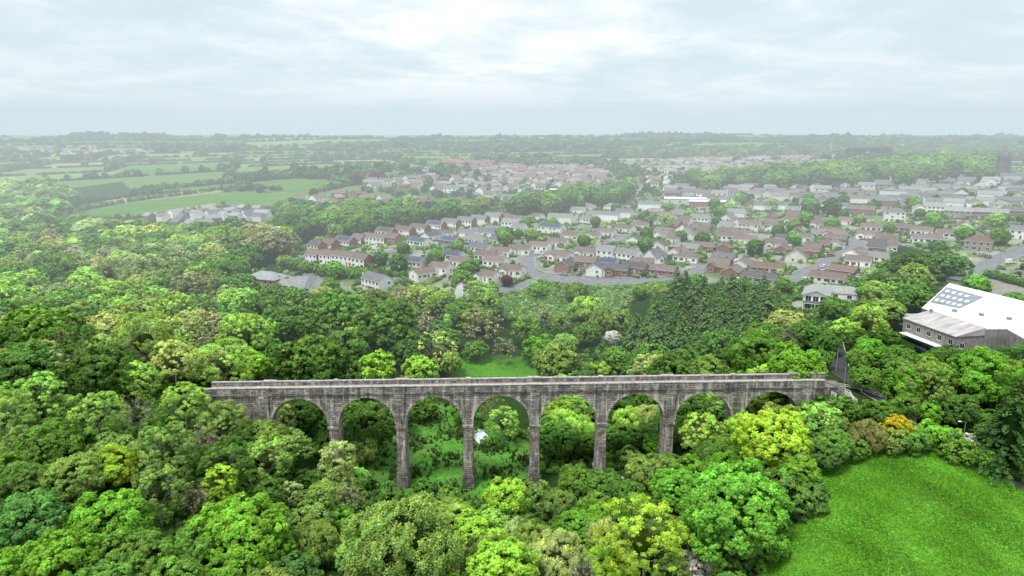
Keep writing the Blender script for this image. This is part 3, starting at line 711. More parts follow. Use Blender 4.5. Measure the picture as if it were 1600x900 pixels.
# ------------------------------------------------------------------ viaduct
def viaduct():
    e = bpy.data.objects.new('viaduct', None); COL.objects.link(e)
    tag(e, 'long grey stone railway viaduct with tall round arches crossing the wooded valley', 'viaduct')
    YF, W, SPAN, OPEN, S = 170.4, 5.3, 17.4, 14.5, .0150
    xc = lambda k: 5.9 + SPAN*k             # pier centres, k = -5..4
    Z = lambda x, z: z + S*(x-5.9)
    x0, x1 = -79.0, 80.5
    YB = YF + W
    # arcade: walls with round openings
    mb = MB(); ks = range(-4, 4); top = 26.75; imp = 17.8; r = OPEN/2; cs = imp + .75
    def bottom(x):
        k = math.floor((x-5.9)/SPAN)
        xm = xc(k) + SPAN/2
        if k < -4 or k > 3: return None
        d = abs(x-xm)
        if d >= r: return imp
        return cs + math.sqrt(max(0, r*r-d*d))
    def low(x):
        b = bottom(x)
        return 8.0 if b is None else b
    xs = set([x0, x1, xc(-4)-SPAN/2+SPAN/2, xc(4)])
    for k in ks:
        xm = xc(k)+SPAN/2
        for i in range(33):
            a = math.pi*i/32; xs.add(round(xm - r*math.cos(a), 4))
        xs.add(round(xc(k), 4))
    xs.add(round(xc(-4)-1.45, 3)); xs.add(round(xc(4)+1.45, 3))
    xs = sorted(xs)
    for a, b in zip(xs[:-1], xs[1:]):
        if b-a < 1e-3: continue
        m = (a+b)/2
        solid = m < xc(-4)-1.4 or m > xc(4)+1.4
        arch = not solid and abs(m-(xc(math.floor((m-5.9)/SPAN))+SPAN/2)) < r
        if solid: za, zb = 6.0, 6.0
        elif arch: za, zb = max(imp, low(a)), max(imp, low(b))
        else: za = zb = imp
        if arch:
            xm = xc(math.floor((m-5.9)/SPAN))+SPAN/2
            za = cs + math.sqrt(max(0, r*r-(a-xm)**2)); zb = cs + math.sqrt(max(0, r*r-(b-xm)**2))
        za, zb, ta, tb = Z(a, za), Z(b, zb), Z(a, top), Z(b, top)
        n = mb.n
        mb.add([(a,YF,za),(b,YF,zb),(b,YF,tb),(a,YF,ta),(a,YB,za),(b,YB,zb),(b,YB,tb),(a,YB,ta)],
               [(0,1,2,3),(5,4,7,6),(4,5,1,0)])
    for k in ks:                            # the short upright jambs below each arch
        for xx, s in ((xc(k)+SPAN/2-r, 1), (xc(k)+SPAN/2+r, -1)):
            q = [(xx,YF,Z(xx,imp)),(xx,YB,Z(xx,imp)),(xx,YB,Z(xx,cs)),(xx,YF,Z(xx,cs))]
            mb.add(q if s > 0 else q[::-1], [(0,1,2,3)])
    for xx in (x0, x1):
        mb.add([(xx,YF,6),(xx,YB,6),(xx,YB,Z(xx,top)),(xx,YF,Z(xx,top))], [(0,1,2,3)])
    link('arcade_wall', mb.mesh('arcade_wall', [M['stone']]), e, color=(1.42,1.36,1.30))
    # arch rings, slightly proud of the wall
    for k in ks:
        xm = xc(k)+SPAN/2; n = 28; R2 = r+.62
        for y0, y1 in ((YF-.07, YF+.3), (YB-.3, YB+.07)):
            mb = MB()
            for i in range(n):
                g_ = .0
                a, b = math.pi*(i/n)+g_, math.pi*((i+1)/n)-g_
                P = [(xm-rr*math.cos(t), cs+rr*math.sin(t)) for rr, t in ((r-.02,a),(r-.02,b),(R2,b),(R2,a))]
                P = [(x, Z(x, z)) for x, z in P]
                mb.prism(P[::-1], y0, y1)
            link('arch_ring', mb.mesh('arch_ring', [M['stone']]), e, color=(1.75,1.7,1.62))
    # piers
    for k in range(-4, 5):
        x = xc(k); zt = Z(x, imp); zb = tz(x, YF+2.6) - 1.5
        if k == 4: zb = min(zb, 10)
        mb = MB(); hw = 1.12; t = .0085*(zt-zb); hd = W/2 + .05; yc = (YF+YB)/2
        mb.add([(x-hw-t,yc-hd-t*1.6,zb),(x+hw+t,yc-hd-t*1.6,zb),(x+hw+t,yc+hd+t*1.6,zb),(x-hw-t,yc+hd+t*1.6,zb),
                (x-hw,yc-hd,zt),(x+hw,yc-hd,zt),(x+hw,yc+hd,zt),(x-hw,yc+hd,zt)], [(0,3,2,1),(4,5,6,7),(0,1,5,4),(1,2,6,5),(2,3,7,6),(3,0,4,7)])
        p = link('pier', mb.mesh('pier', [M['stone']]), e, color=(1.55,1.47,1.42))
        mi = MB(); mi.box(x-hw-.32, x+hw+.32, yc-hd-.32, yc+hd+.32, zt-.45, zt+.05); mi.box(x-hw-.16, x+hw+.16, yc-hd-.16, yc+hd+.16, zt-.8, zt-.45)
        link('impost', mi.mesh('impost', [M['stone']]), p, color=(1.7,1.65,1.6))
        gz = tz(x, YF)
        ph = gz + 3.2; tt = .0085*(zt-ph)
        mp = MB(); mp.box(x-hw-tt-.34, x+hw+tt+.34, yc-hd-tt*1.6-.4, yc+hd+tt*1.6+.4, gz-2, ph); mp.box(x-hw-tt-.2, x+hw+tt+.2, yc-hd-tt*1.6-.22, yc+hd+tt*1.6+.22, ph, ph+.22)
        link('plinth', mp.mesh('plinth', [M['stone']]), p, color=(.85,.85,.86))
        ms = MB(); pw = 1.15 if k % 2 == 0 else .62
        ms.box(x-pw, x+pw, YF-.34 if k % 2 == 0 else YF-.12, YF+.1, zt+.05, Z(x, 26.2)); ms.box(x-pw-.1, x+pw+.1, YF-.42 if k % 2 == 0 else YF-.16, YF+.1, Z(x,25.8), Z(x,26.7))
        link('pilaster', ms.mesh('pilaster', [M['stone']]), p, color=(1.45,1.4,1.38))
    # slanted long members
    def beam(name, y0, y1, z0, z1, mat, color=None, xa=x0, xb=x1, parent=e):
        mb = MB(); n = 40
        for i in range(n):
            a, b = xa+(xb-xa)*i/n, xa+(xb-xa)*(i+1)/n
            V = [(x, y, Z(x, z)) for x, y, z in ((a,y0,z0),(b,y0,z0),(b,y1,z0),(a,y1,z0),(a,y0,z1),(b,y0,z1),(b,y1,z1),(a,y1,z1))]
            f = [(0,3,2,1),(4,5,6,7),(0,1,5,4),(2,3,7,6)]
            if i == 0: f.append((3,0,4,7))
            if i == n-1: f.append((1,2,6,5))
            mb.add(V, f)
        return link(name, mb.mesh(name, [mat]), parent, color=color)
    beam('string_course', YF-.42, YF+.4, 26.75, 27.05, M['stone'], (.9,.88,.86), x0+.01)
    beam('string_course', YB-.4, YB+.28, 26.75, 27.05, M['stone'], (.9,.88,.86), x0+.01)
    beam('deck', YF+.4, YB-.4, 26.9, 27.55, M['deck'], None, x0+.02, x1-.02)
    nearp = beam('parapet', YF-.02, YF+.42, 27.05, 28.62, M['stone'], (1.3,1.26,1.25), x0, x1-.5)
    farp = beam('parapet', YB-.42, YB+.02, 27.05, 28.62, M['stone'], (1.25,1.2,1.22), x0, x1-3)
    beam('coping', YF-.12, YF+.50, 28.62, 28.84, M['coping'], None, x0, x1-.45, nearp)
    beam('coping', YB-.50, YB+.12, 28.62, 28.84, M['coping'], None, x0, x1-2.95, farp)
    for k in range(-4, 5):                     # refuge blocks in the parapets
        if k % 2 and k not in (-5, 5): hw = .5
        else: hw = 1.55
        for par, ya, yb in ((nearp, YF-.3, YF+.44), (farp, YB-.44, YB+.3)):
            x = xc(k); mb = MB(); mb.box(x-hw, x+hw, ya, yb, Z(x,27.05), Z(x,28.74)); mb.box(x-hw-.12, x+hw+.12, ya-.1, yb+.1, Z(x,28.74), Z(x,28.98), 1)
            if hw > 1 or par is farp:
                link('parapet_pier', mb.mesh('parapet_pier', [M['stone'], M['coping']]), par, color=(1.1,1.08,1.05))
    mb = MB(); mb.box(x1-3.1, x1-.1+1.6, YB-.6, YB+.25, Z(x1,26), Z(x1,28.85)); mb.box(x1-8, x1+1.5, YB-.7, YB+.35, Z(x1,28.85), Z(x1,29.1), 1)
    link('end_block', mb.mesh('end_block', [M['stone'], M['coping']]), e, color=(1,1,1))
    mb = MB(); mb.box(x1+.01, x1+4.5, YF-.1, YF+5.2, 18, Z(x1,26.9)); link('abutment', mb.mesh('abutment', [M['stone']]), e, color=(.95,.93,.9))
viaduct()

# ------------------------------------------------------------------ railings, posts and small structures by the lane
def railing(pts, label, h=1.15):
    P = smooth_line([ground(px, py)[:2] for px, py in pts], 2.2)
    e = bpy.data.objects.new('railing', None); COL.objects.link(e); x, y = P[0]; e.location = (x, y, tz(x, y)); tag(e, label, 'railing')
    o = Vector(e.location)
    Q = [Vector((p[0], p[1], tz(*p))) - o for p in P]
    for q in Q:
        mb = MB(); mb.box(q.x-.07, q.x+.07, q.y-.07, q.y+.07, q.z-.3, q.z+h); link('post', mb.mesh('post', [M['white']]), e)
    for zz in (h-.02, h*.55):
        mb = MB()
        for a, b in zip(Q[:-1], Q[1:]): mb.tube(a+Vector((0,0,zz)), b+Vector((0,0,zz)), .06, .06, 5)
        link('rail', mb.mesh('rail', [M['white']]), e)
railing([(1299,604),(1320,607),(1345,612),(1366,619),(1384,627)], 'long white post and rail railing curving along the lane beside the viaduct end')
railing([(1300,611),(1316,612),(1328,618),(1333,628)], 'shorter white railing on the near bend of the gravel path')
railing([(1299,618),(1306,622),(1303,632)], 'short white railing stub dropping below the near parapet end')

def post(px, py, H, label, kind, lamp=False, cross=False, r=.12):
    x, y, _ = ground(px, py); e = bpy.data.objects.new(kind, None); COL.objects.link(e); e.location = (x, y, tz(x, y)); tag(e, label, kind.replace('_', ' '))
    mb = MB(); mb.tube((0,0,-.5), (0,0,H), r, r*.65, 7); link('post', mb.mesh('post', [M['metal'] if lamp else M['palebark']]), e)
    if lamp:
        mb = MB(); mb.tube((0,0,H-.05), (-1.2,-.2,H+.25), .06, .05, 5); link('arm', mb.mesh('arm', [M['metal']]), e)
        mb = MB(); mb.box(-1.9,-1.15,-.35,-.05,H+.15,H+.35,0,(.08,.05)); link('lamp_head', mb.mesh('lamp_head', [M['white']]), e)
    if cross:
        mb = MB(); mb.box(-1.1,1.1,-.08,.08,H-.6,H-.45); mb.box(-.9,.9,-.08,.08,H-1.3,H-1.16)
        for xx in (-1,-.4,.4,1): mb.tube((xx,0,H-.45),(xx,0,H-.25),.06,.04,5)
        link('crossarm', mb.mesh('crossarm', [M['bark']]), e)
post(1306,582,7.5,'tall thin wooden pole on the dark lane bend behind the viaduct end','utility_pole')
post(1319,600,4.6,'shorter grey signpost at the lane edge beside the white railing','road_sign')
post(1433,458,7.5,'wooden pole with crossarms in front of the dark trees above the works','utility_pole',cross=True)
post(1441,460,6.5,'plain wooden pole just right of the crossarm pole','utility_pole')
post(1503,700,6.5,'street lamp with short white arm beside the lane and blossom bush','street_lamp',lamp=True)
post(1558,722,5.5,'grey post at the bend by the timber fence','lamp_post',lamp=True,r=.1)
post(1561,418,6.5,'dark pole on the verge by the parked white van','utility_pole',r=.14)
post(1486,452,3.0,'short white post at the corner of the yellow garage','yard_post',lamp=False)
post(590,398,8,'slender pole among the brown roofed houses','utility_pole'); post(784,398,8,'slender pole left of the round garden tree','utility_pole'); post(1276,385,7,'thin pole near the cul-de-sac junction','utility_pole')

def retaining_wall():
    a = ground(1403,668); b = ground(1431,682); e = bpy.data.objects.new('retaining_wall', None); COL.objects.link(e)
    tag(e, 'weathered reddish stone retaining wall standing under the trees beside the lane', 'wall')
    dx, dy = b[0]-a[0]+.0, b[1]-a[1]; L = math.hypot(dx, dy)
    a = (a[0]+2.5, a[1]+3.5); z = tz(*a)
    mb = MB(); mb.box(0, L*.8, 0, .6, -2, 3.4); w = link('wall', mb.mesh('wall', [M['grey_stone']]), e); mb = MB(); mb.box(-.1, L*.8+.1, -.12, .7, 3.4, 3.6); link('coping', mb.mesh('coping', [M['coping']]), e)
    e.location = (a[0], a[1], z); e.rotation_euler = (0,0,math.atan2(dy, dx))
retaining_wall()
def timber_fence():
    P = [ground(px, py)[:2] for px, py in ((1548,722),(1575,727),(1600,738),(1630,752))]; L = smooth_line(P, 2.4)
    e = bpy.data.objects.new('timber_fence', None); COL.objects.link(e); e.location = (L[0][0], L[0][1], tz(*L[0])); tag(e, 'brown timber panel fence around the corner plot beyond the lane', 'fence')
    for a, b in zip(L[:-1], L[1:]):
        q0 = np.array([a[0]-L[0][0], a[1]-L[0][1]+2, tz(*a)-tz(*L[0])]); q1 = np.array([b[0]-L[0][0], b[1]-L[0][1]+2, tz(*b)-tz(*L[0])])
        mb = MB(); n = unit(np.array([-(q1-q0)[1], (q1-q0)[0], 0]))*.04
        mb.add([q0-n-(0,0,.3), q1-n-(0,0,.3), q1+n-(0,0,.3), q0+n-(0,0,.3), q0-n+(0,0,1.8), q1-n+(0,0,1.8), q1+n+(0,0,1.8), q0+n+(0,0,1.8)], [(0,3,2,1),(4,5,6,7),(0,1,5,4),(1,2,6,5),(2,3,7,6),(3,0,4,7)])
        link('panel', mb.mesh('panel', [M['wood']]), e)
        mb = MB(); mb.box(q0[0]-.08,q0[0]+.08,q0[1]-.08,q0[1]+.08,q0[2]-.4,q0[2]+2); link('post', mb.mesh('post', [M['wood']]), e)
timber_fence()

# ------------------------------------------------------------------ houses
HOUSES = []     # footprints (x, y, radius)
M['brickfix'] = M['brick']
_hm = {}
def window_mesh(w, h):
    k = ('w', w, h)
    if k not in _hm:
        mb = MB(); f = .07
        mb.box(-w/2-f, w/2+f, -.05, 0, -h/2-f, -h/2, 0); mb.box(-w/2-f, w/2+f, -.05, 0, h/2, h/2+f, 0); mb.box(-w/2-f, -w/2, -.05, 0, -h/2, h/2, 0); mb.box(w/2, w/2+f, -.05, 0, -h/2, h/2, 0)
        if w > 1.3: mb.box(-.03, .03, -.045, -.0, -h/2, h/2, 0)
        mb.box(-w/2-.15, w/2+.15, -.12, 0, -h/2-f-.06, -h/2-f-.001, 0)
        fr = mb.mesh('window', [M['frame']])
        mb = MB(); mb.box(-w/2, w/2, -.03, 0, -h/2, h/2, 0); pn = mb.mesh('pane', [M['glass']])
        _hm[k] = (fr, pn)
    return _hm[k]
def walls_mesh(L, D, H, rise, hip, wall, gablewall):
    k = ('walls', L, D, H, rise, hip, wall, gablewall)
    if k not in _hm:
        mb = MB(); a, b = L/2, D/2; z0 = -2
        mb.add([(-a,-b,z0),(a,-b,z0),(a,-b,H),(-a,-b,H)], [(0,1,2,3)], 0); mb.add([(a,b,z0),(-a,b,z0),(-a,b,H),(a,b,H)], [(0,1,2,3)], 0)
        if hip:
            mb.add([(a,-b,z0),(a,b,z0),(a,b,H),(a,-b,H)], [(0,1,2,3)], 1); mb.add([(-a,b,z0),(-a,-b,z0),(-a,-b,H),(-a,b,H)], [(0,1,2,3)], 1)
        else:
            mb.add([(a,-b,z0),(a,b,z0),(a,b,H),(a,0,H+rise),(a,-b,H)], [(0,1,2,3,4)], 1); mb.add([(-a,b,z0),(-a,-b,z0),(-a,-b,H),(-a,0,H+rise),(-a,b,H)], [(0,1,2,3,4)], 1)
        _hm[k] = mb.mesh('walls', [M[wall], M[gablewall]])
    return _hm[k]
def roof_mesh(L, D, H, rise, hip):
    k = ('roof', L, D, H, rise, hip)
    if k not in _hm:
        mb = MB(); o, t = .35, .16; a, b = L/2+o, D/2+o; s = rise/(D/2); ze = H - o*s + .05; zr = H + rise + .05; 
        if hip:
            hx = a - b*.95
            V = [(-a,-b,ze),(a,-b,ze),(a,b,ze),(-a,b,ze),(-hx,0,zr),(hx,0,zr)]
            Fc = [(0,1,5,4),(1,2,5),(2,3,4,5),(3,0,4)]
            mb.add([(x,y,z+t) for x,y,z in V], Fc, 0); mb.add(V, [f[::-1] for f in Fc], 0)
            mb.add([(x,y,z) for x,y,z in V[:4]]+[(x,y,z+t) for x,y,z in V[:4]], [(0,1,5,4),(1,2,6,5),(2,3,7,6),(3,0,4,7)], 1)
        else:
            V = [(-a,-b,ze),(a,-b,ze),(a,0,zr),(-a,0,zr),(a,b,ze),(-a,b,ze)]
            mb.add([(x,y,z+t) for x,y,z in V], [(0,1,2,3),(3,2,4,5)], 0); mb.add(V, [(3,2,1,0),(5,4,2,3)], 0)
            mb.add(V+[(x,y,z+t) for x,y,z in V], [(0,1,7,6),(1,2,8,7),(2,4,10,8),(4,5,11,10),(5,3,9,11),(3,0,6,9)], 1)
            mb.box(-a, a, -.12, .12, zr+t-.04, zr+t+.06, 0)
        _hm[k] = mb.mesh('roof', [M['roof'], M['frame']])
    return _hm[k]
def boxmesh(key, name, dims, mats, mi=0):
    if key not in _hm:
        mb = MB(); mb.box(*dims, mi); _hm[key] = mb.mesh(name, mats)
    return _hm[key]
def chimney_mesh(h):
    k = ('chim', h)
    if k not in _hm:
        mb = MB(); mb.box(-.45,.45,-.32,.32,-1.2,h); mb.box(-.52,.52,-.39,.39,h,h+.12); mb.tube((-.2,0,h+.1),(-.2,0,h+.5),.11,.1,6,1); mb.tube((.2,0,h+.1),(.2,0,h+.5),.11,.1,6,1)
        _hm[k] = mb.mesh('chimney', [M['brick'], M['pot']])
    return _hm[k]
RC = dict(brown=(.225,.168,.148), red=(.24,.15,.125), grey=(.29,.29,.29), slate=(.205,.215,.235), light=(.40,.41,.41), dark=(.13,.125,.13), blue=(.16,.19,.24), rust=(.30,.17,.13))
WC = dict(white=(.88,.87,.85), cream=(.74,.71,.62), brick=(.30,.165,.130), grey=(.36,.35,.33), stone=(.34,.31,.275), yellow=(.66,.58,.33))
STY = dict(  # L, D, H, pitch, hip, word
 bung=(12.5,8.2,2.9,27,0,'bungalow'), bungL=(12.5,8.4,2.9,28,0,'front-gabled bungalow'), bungX=(16,8.4,2.6,27,0,'long bungalow'), house=(10,8,5.1,33,0,'two-storey house'), semi=(14.5,8,5.1,33,0,'semi-detached pair'),
 terr=(20,8.0,5.1,31,0,'terrace'), hip=(13,10,5.3,30,1,'hipped house'), hipb=(14,10,2.7,26,1,'hipped bungalow'), villa=(13.5,9,7.2,30,1,'tall square villa'), gable=(9,11,3.0,36,0,'steep-gabled house'), chalet=(11,9,3.0,42,0,'dormer house'))
HN = dict(bung='bungalow', bungL='bungalow', bungX='bungalow', house='house', semi='semi_detached_house', terr='terraced_house', hip='house', hipb='bungalow', villa='villa', gable='house', chalet='house')
def house(x, y, style, wc, rc, yaw, detail=2, solar=0, gablew=None, row=None, scale=1.0):
    g = random.Random(int(x*13+y*7))
    L, D, H, pit, hip, word = STY[style]; rise = D/2*math.tan(math.radians(pit))
    z = tz(x, y)
    o = math.radians(yaw)
    e = bpy.data.objects.new(HN[style], None); COL.objects.link(e); e.location = (x, y, z); e.rotation_euler = (0,0,o); e.scale = (scale,)*3
    v = g.uniform(.88, 1.08); wcol = tuple(c*v for c in WC[wc]); v = g.uniform(.82, 1.15); rcol = tuple(c*v for c in RC[rc])
    wm = 'brick' if wc == 'brick' else 'render'
    gm = 'brick' if gablew == 'brick' else wm
    if gablew == 'brick' and wm == 'render': 
        if 'brickred' not in M:
            m = mat_brickwall(); m.name = 'red_brick_gable'
            nt = m.node_tree
            for n in nt.nodes:
                if n.type == 'OBJECT_INFO':
                    rgb = nt.nodes.new('ShaderNodeRGB'); rgb.outputs[0].default_value = (.30,.13,.09,1)
                    for l in list(n.outputs['Color'].links): nt.links.new(rgb.outputs[0], l.to_socket)
            M['brickred'] = m
        gm = 'brickred'
    w = link('walls', walls_mesh(L, D, H, rise, hip, wm, gm), e, color=wcol)
    r = link('roof', roof_mesh(L, D, H, rise, hip), e, color=rcol)
    HOUSES.append((x, y, max(L, D)/2*scale, e))
    word2 = dict(brown='brown', red='reddish', grey='grey', slate='slate', light='pale grey', dark='dark', blue='blue-grey', rust='rust-coloured')[rc]
    e['category'] = 'house' if 'bung' not in HN[style] else 'bungalow'
    e['desc'] = f"{wc} {word} with {word2} roof" + (' and solar panels' if solar else '')
    e['row'] = row or 'town'
    if detail < 1: return e
    if g.random() < .7 or style in ('semi', 'terr', 'villa'):
        xs = [L*.33, -L*.33] if style in ('terr', 'villa') else ([0] if style == 'semi' else [g.choice([-1, 1])*L*.3])
        for cx in xs: link('chimney', chimney_mesh(.9), r, (cx, 0, H+rise), WC['brick'] if wc != 'grey' else WC['grey'])
    fl = [1.35] if H < 3.5 else ([1.35, 3.95] if H < 6 else [1.4, 3.9, 6.1])
    nwin = max(3, int(L/2.9)); 
    doors = [L*.08] if style not in ('semi', 'terr') else ([-1.2, 1.2] if style == 'semi' else [-L*.35, -L*.12, L*.12, L*.35])
    lim = detail >= 2
    for fi, zz in enumerate(fl):
        for i in range(nwin):
            wx = -L/2 + L*(i+.5)/nwin
            if fi == 0 and any(abs(wx-d) < 1.2 for d in doors): continue
            ww, wh = (g.choice([1.6, 2.1]) if fi == 0 else 1.3), (1.3 if fi == 0 else 1.15)
            if not lim and g.random() < .3: continue
            fm, pm = window_mesh(ww, wh); f = link('window', fm, e, (wx, -D/2-.004, zz)); link('pane', pm, f)
    for d in doors:
        dk = g.choice([(.5,.5,.48),(.10,.07,.05),(.06,.09,.16),(.30,.05,.04)])
        link('door', boxmesh('door', 'door', (-.45,.45,-.06,0,0,2.05), [M['door']]), e, (d, -D/2-.003, 0), dk)
    for zz in fl:                        # end walls
        for s in (1, -1):
            if zz == fl[0] or g.random() < .8:
                fm, pm = window_mesh(1.1, 1.1); f = link('window', fm, e, (s*(L/2+.004), g.choice([-1.6, 0, 1.5]), zz), rot=s*math.pi/2); link('pane', pm, f)
    if style in ('bungL', 'chalet') and True:
        # projecting front gable
        pw, pd = 4.4, 2.2; pr = pw/2*math.tan(math.radians(pit))
        mb_key = ('fg', pw, H, wm)
        if mb_key not in _hm:
            mb = MB(); mb.prism([(-pw/2,-2),(pw/2,-2),(pw/2,H),(0,H+pr),(-pw/2,H)], -pd, 0, 0); _hm[mb_key] = mb.mesh('front_gable', [M[wm]])
            mb = MB(); q = pw/2+.3; s = pr/(pw/2); zr = H+pr+.06; ze = H-.3*s+.06; back = D/2*.62
            for sg in (1, -1):
                a = [(0,-pd-.3,zr),(sg*q,-pd-.3,ze),(sg*q,back if False else 1.0,ze),(0,back,zr)]
                mb.add([(x_,y_,z_+.14) for x_,y_,z_ in a]+a, [(0,1,2,3) if sg < 0 else (3,2,1,0),(4,5,6,7) if sg > 0 else (7,6,5,4),(0,4,5,1),(1,5,6,2)], 0)
            _hm[('fgr',)+mb_key] = mb.mesh('gable_roof', [M['roof'], M['frame']])
        gx = -L*.26
        fg = link('front_gable', _hm[mb_key], e, (gx, -D/2, 0), wcol); link('gable_roof', _hm[('fgr',)+mb_key], fg, color=rcol)
        fm, pm = window_mesh(2.1, 1.3); f = link('window', fm, fg, (0, -pd-.004, 1.35)); link('pane', pm, f)
    if solar:
        s = rise/(D/2); ang = math.atan(s)
        mb_key = ('solar', L, D, H)
        if mb_key not in _hm:
            mb = MB(); n = int(L/1.15)-2; Ls = math.hypot(D/2, rise)
            for i in range(n):
                for j in range(2):
                    mb.box(-n*.56+i*1.12+.04, -n*.56+i*1.12+1.08, .5+j*1.75, .5+j*1.75+1.68, .0, .05)
            _hm[mb_key] = mb.mesh('solar_panel', [M['solar']])
        sp = link('solar_panel', _hm[mb_key], e, (0, -D/2, H+.27)); sp.rotation_euler = (ang, 0, 0)
    return e

HL = []
def hp(px, py, style, wc, rc, yaw, row, solar=0, gw=None, sc=.92):
    x, y, t = ground(px, py); gq = random.Random(int(px*7+py*3))
    if row != R3 and row != R2:
        q = gq.random()
        if style in ('bung', 'house', 'gable', 'chalet', 'bungL') and q < .42: yaw = yaw + 80 + gq.uniform(-14, 14)
        elif q < .8: yaw = yaw - gq.uniform(4, 22)
        if style == 'bung' and q < .2: style = 'bungL'; yaw = yaw if abs(yaw) < 40 else yaw - 80
    HL.append([x, y, style, wc, rc, yaw, row, solar, gw, sc, t])
R2 = R3 = None
R1 = 'town edge left of the scrub'
hp(590,452,'semi','white','slate',-32,R1,sc=1.0); hp(660,433,'bung','white','brown',-25,R1); hp(690,424,'bung','white','brown',-25,R1); hp(722,415,'bung','white','brown',-25,R1); hp(742,458,'house','white','brown',-12,R1)
hp(763,437,'bung','white','brown',-28,R1); hp(801,428,'bung','white','brown',-30,R1); hp(775,414,'bung','white','brown',-25,R1)
R2 = 'rows by the parking court'
for px, py, st, rc, so in [(492,410,'house','brown',0),(516,411,'house','brown',0),(545,413,'terr','brown',0),(562,416,'house','brown',0)]: hp(px, py, st, 'white', rc, -34, R2, so, 'brick')
for px, py, st, rc, so in [(496,394,'house','brown',1),(515,391,'house','brown',0),(533,388,'semi','slate',1),(550,385,'house','brown',0)]: hp(px, py, st, 'white', rc, -34, R2, so, 'brick')
R3 = 'long row below the field tree'
for px, py, st, wc, rc, so in [(572,383,'terr','white','brown',0),(600,382,'house','brick','brown',0),(604,372,'semi','white','brown',1),(630,370,'semi','white','brown',0),(656,366,'semi','white','brown',0),(682,361,'semi','white','slate',1),(705,357,'semi','white','slate',0),(729,354,'semi','white','grey',0),(750,351,'semi','white','slate',1),(772,347,'semi','white','grey',0)]: hp(px, py, st, wc, rc, -32, R3, so, 'brick')
R4 = 'bungalow rows left of centre'
for px, py, st, wc, rc, so in [(647,414,'bungX','cream','blue',1),(705,404,'bungX','white','blue',1),(752,392,'bungX','white','blue',0),(768,408,'bungX','white','brown',0),(656,382,'bungX','white','blue',1),(674,374,'bung','white','blue',1),(706,383,'bungX','brick','blue',1),(698,370,'bung','white','brown',0),(732,369,'bungX','white','slate',0),(762,368,'bungX','white','slate',0),(744,379,'bung','cream','grey',0),(782,381,'bung','white','blue',0)]: hp(px, py, st, wc, rc, -22, R4, so)
R5 = 'inside of the curved road'
for px, py, st, wc, rc, so in [(886,420,'bungL','brick','dark',0),(908,416,'bung','brick','brown',0),(927,424,'bungL','white','dark',1),(947,418,'bung','brick','slate',1),(958,428,'bungL','brick','dark',0),(984,425,'bung','brick','dark',0),(1000,419,'bung','brick','brown',0),(1036,428,'bungX','brick','brown',0)]: hp(px, py, st, wc, rc, -14, R5, so)
R6 = 'row behind the curved road'
for px, py, st, wc, rc, so in [(780,400,'bung','white','brown',0),(812,396,'bung','white','brown',0),(843,390,'bung','white','brown',0),(872,384,'bung','white','brown',0),(878,406,'bungL','white','brown',0),(915,400,'bungL','white','brown',0),(948,404,'house','white','grey',0),(983,410,'semi','white','grey',0),(1022,408,'chalet','white','slate',0),(1074,407,'hipb','white','brown',0),(1125,423,'chalet','brick','brown',0),(1122,411,'bung','grey','slate',0)]: hp(px, py, st, wc, rc, -24, R6, so)
R7 = 'the middle row across the centre'
for px, py, st, wc, rc, so in [(893,373,'bung','white','brown',0),(925,374,'bung','white','brown',0),(948,368,'bung','white','brown',0),(977,362,'bung','white','brown',0),(1000,357,'bung','white','brown',0),(992,380,'bungL','white','dark',0),(1030,388,'bungL','cream','dark',0),(1075,392,'bungX','grey','grey',0),(1130,392,'bungL','brick','brown',0),(1038,366,'bung','white','brown',0),(1094,372,'bung','white','brown',0),(1140,374,'bungX','white','brown',0),(1165,380,'bung','white','brown',0)]: hp(px, py, st, wc, rc, -22, R7, so)
R8 = 'grey rows behind the centre'
for px, py, st, wc, rc, so in [(862,365,'terr','white','slate',1),(800,357,'semi','white','grey',0),(812,366,'house','white','grey',0),(772,363,'bung','white','grey',0),(794,345,'bung','white','brown',0),(838,342,'bung','white','brown',0),(818,347,'bung','white','brown',0),(876,348,'terr','white','grey',0),(922,352,'semi','white','grey',0),(948,344,'terr','white','slate',0),(930,339,'bung','white','grey',0),(975,340,'semi','white','slate',1),(903,332,'bungL','white','grey',0),(918,326,'hipb','white','grey',0),(957,326,'hipb','white','grey',0),(1015,327,'terr','white','grey',0),(1027,335,'bung','grey','grey',0),(1062,336,'hipb','cream','grey',0),(1094,350,'semi','white','grey',0),(1137,350,'house','white','slate',0),(1150,341,'semi','white','grey',0),(1155,358,'house','cream','brown',0),(1145,324,'bung','white','brown',0),(1118,318,'semi','white','brown',0)]: hp(px, py, st, wc, rc, -22, R8, so)
R9 = 'rows above the conifers'
for px, py, st, wc, rc, so in [(1168,360,'semi','cream','brown',0),(1208,362,'bungL','white','brown',0),(1152,372,'bung','white','brown',0),(1182,378,'bung','white','grey',0),(1228,378,'bung','white','dark',0),(1252,376,'bung','white','brown',0),(1180,394,'hipb','white','light',0),(1244,408,'gable','cream','brown',0),(1270,398,'gable','brick','brown',0),(1284,388,'bungL','brick','brown',0),(1298,366,'bung','white','brown',0),(1346,372,'bungL','white','brown',0),(1200,424,'bungX','brick','red',0),(1160,418,'bung','white','brown',0),(1187,440,'bungX','grey','dark',0),(1145,430,'bung','brick','brown',0),(1294,440,'bungX','cream','brown',0),(1318,430,'bung','brick','red',0),(1340,414,'bung','white','brown',0),(1362,406,'bungX','white','grey',0),(1388,390,'gable','white','brown',0),(1375,392,'gable','brick','dark',0)]: hp(px, py, st, wc, rc, -28, R9, so)
R10 = 'the far right streets'
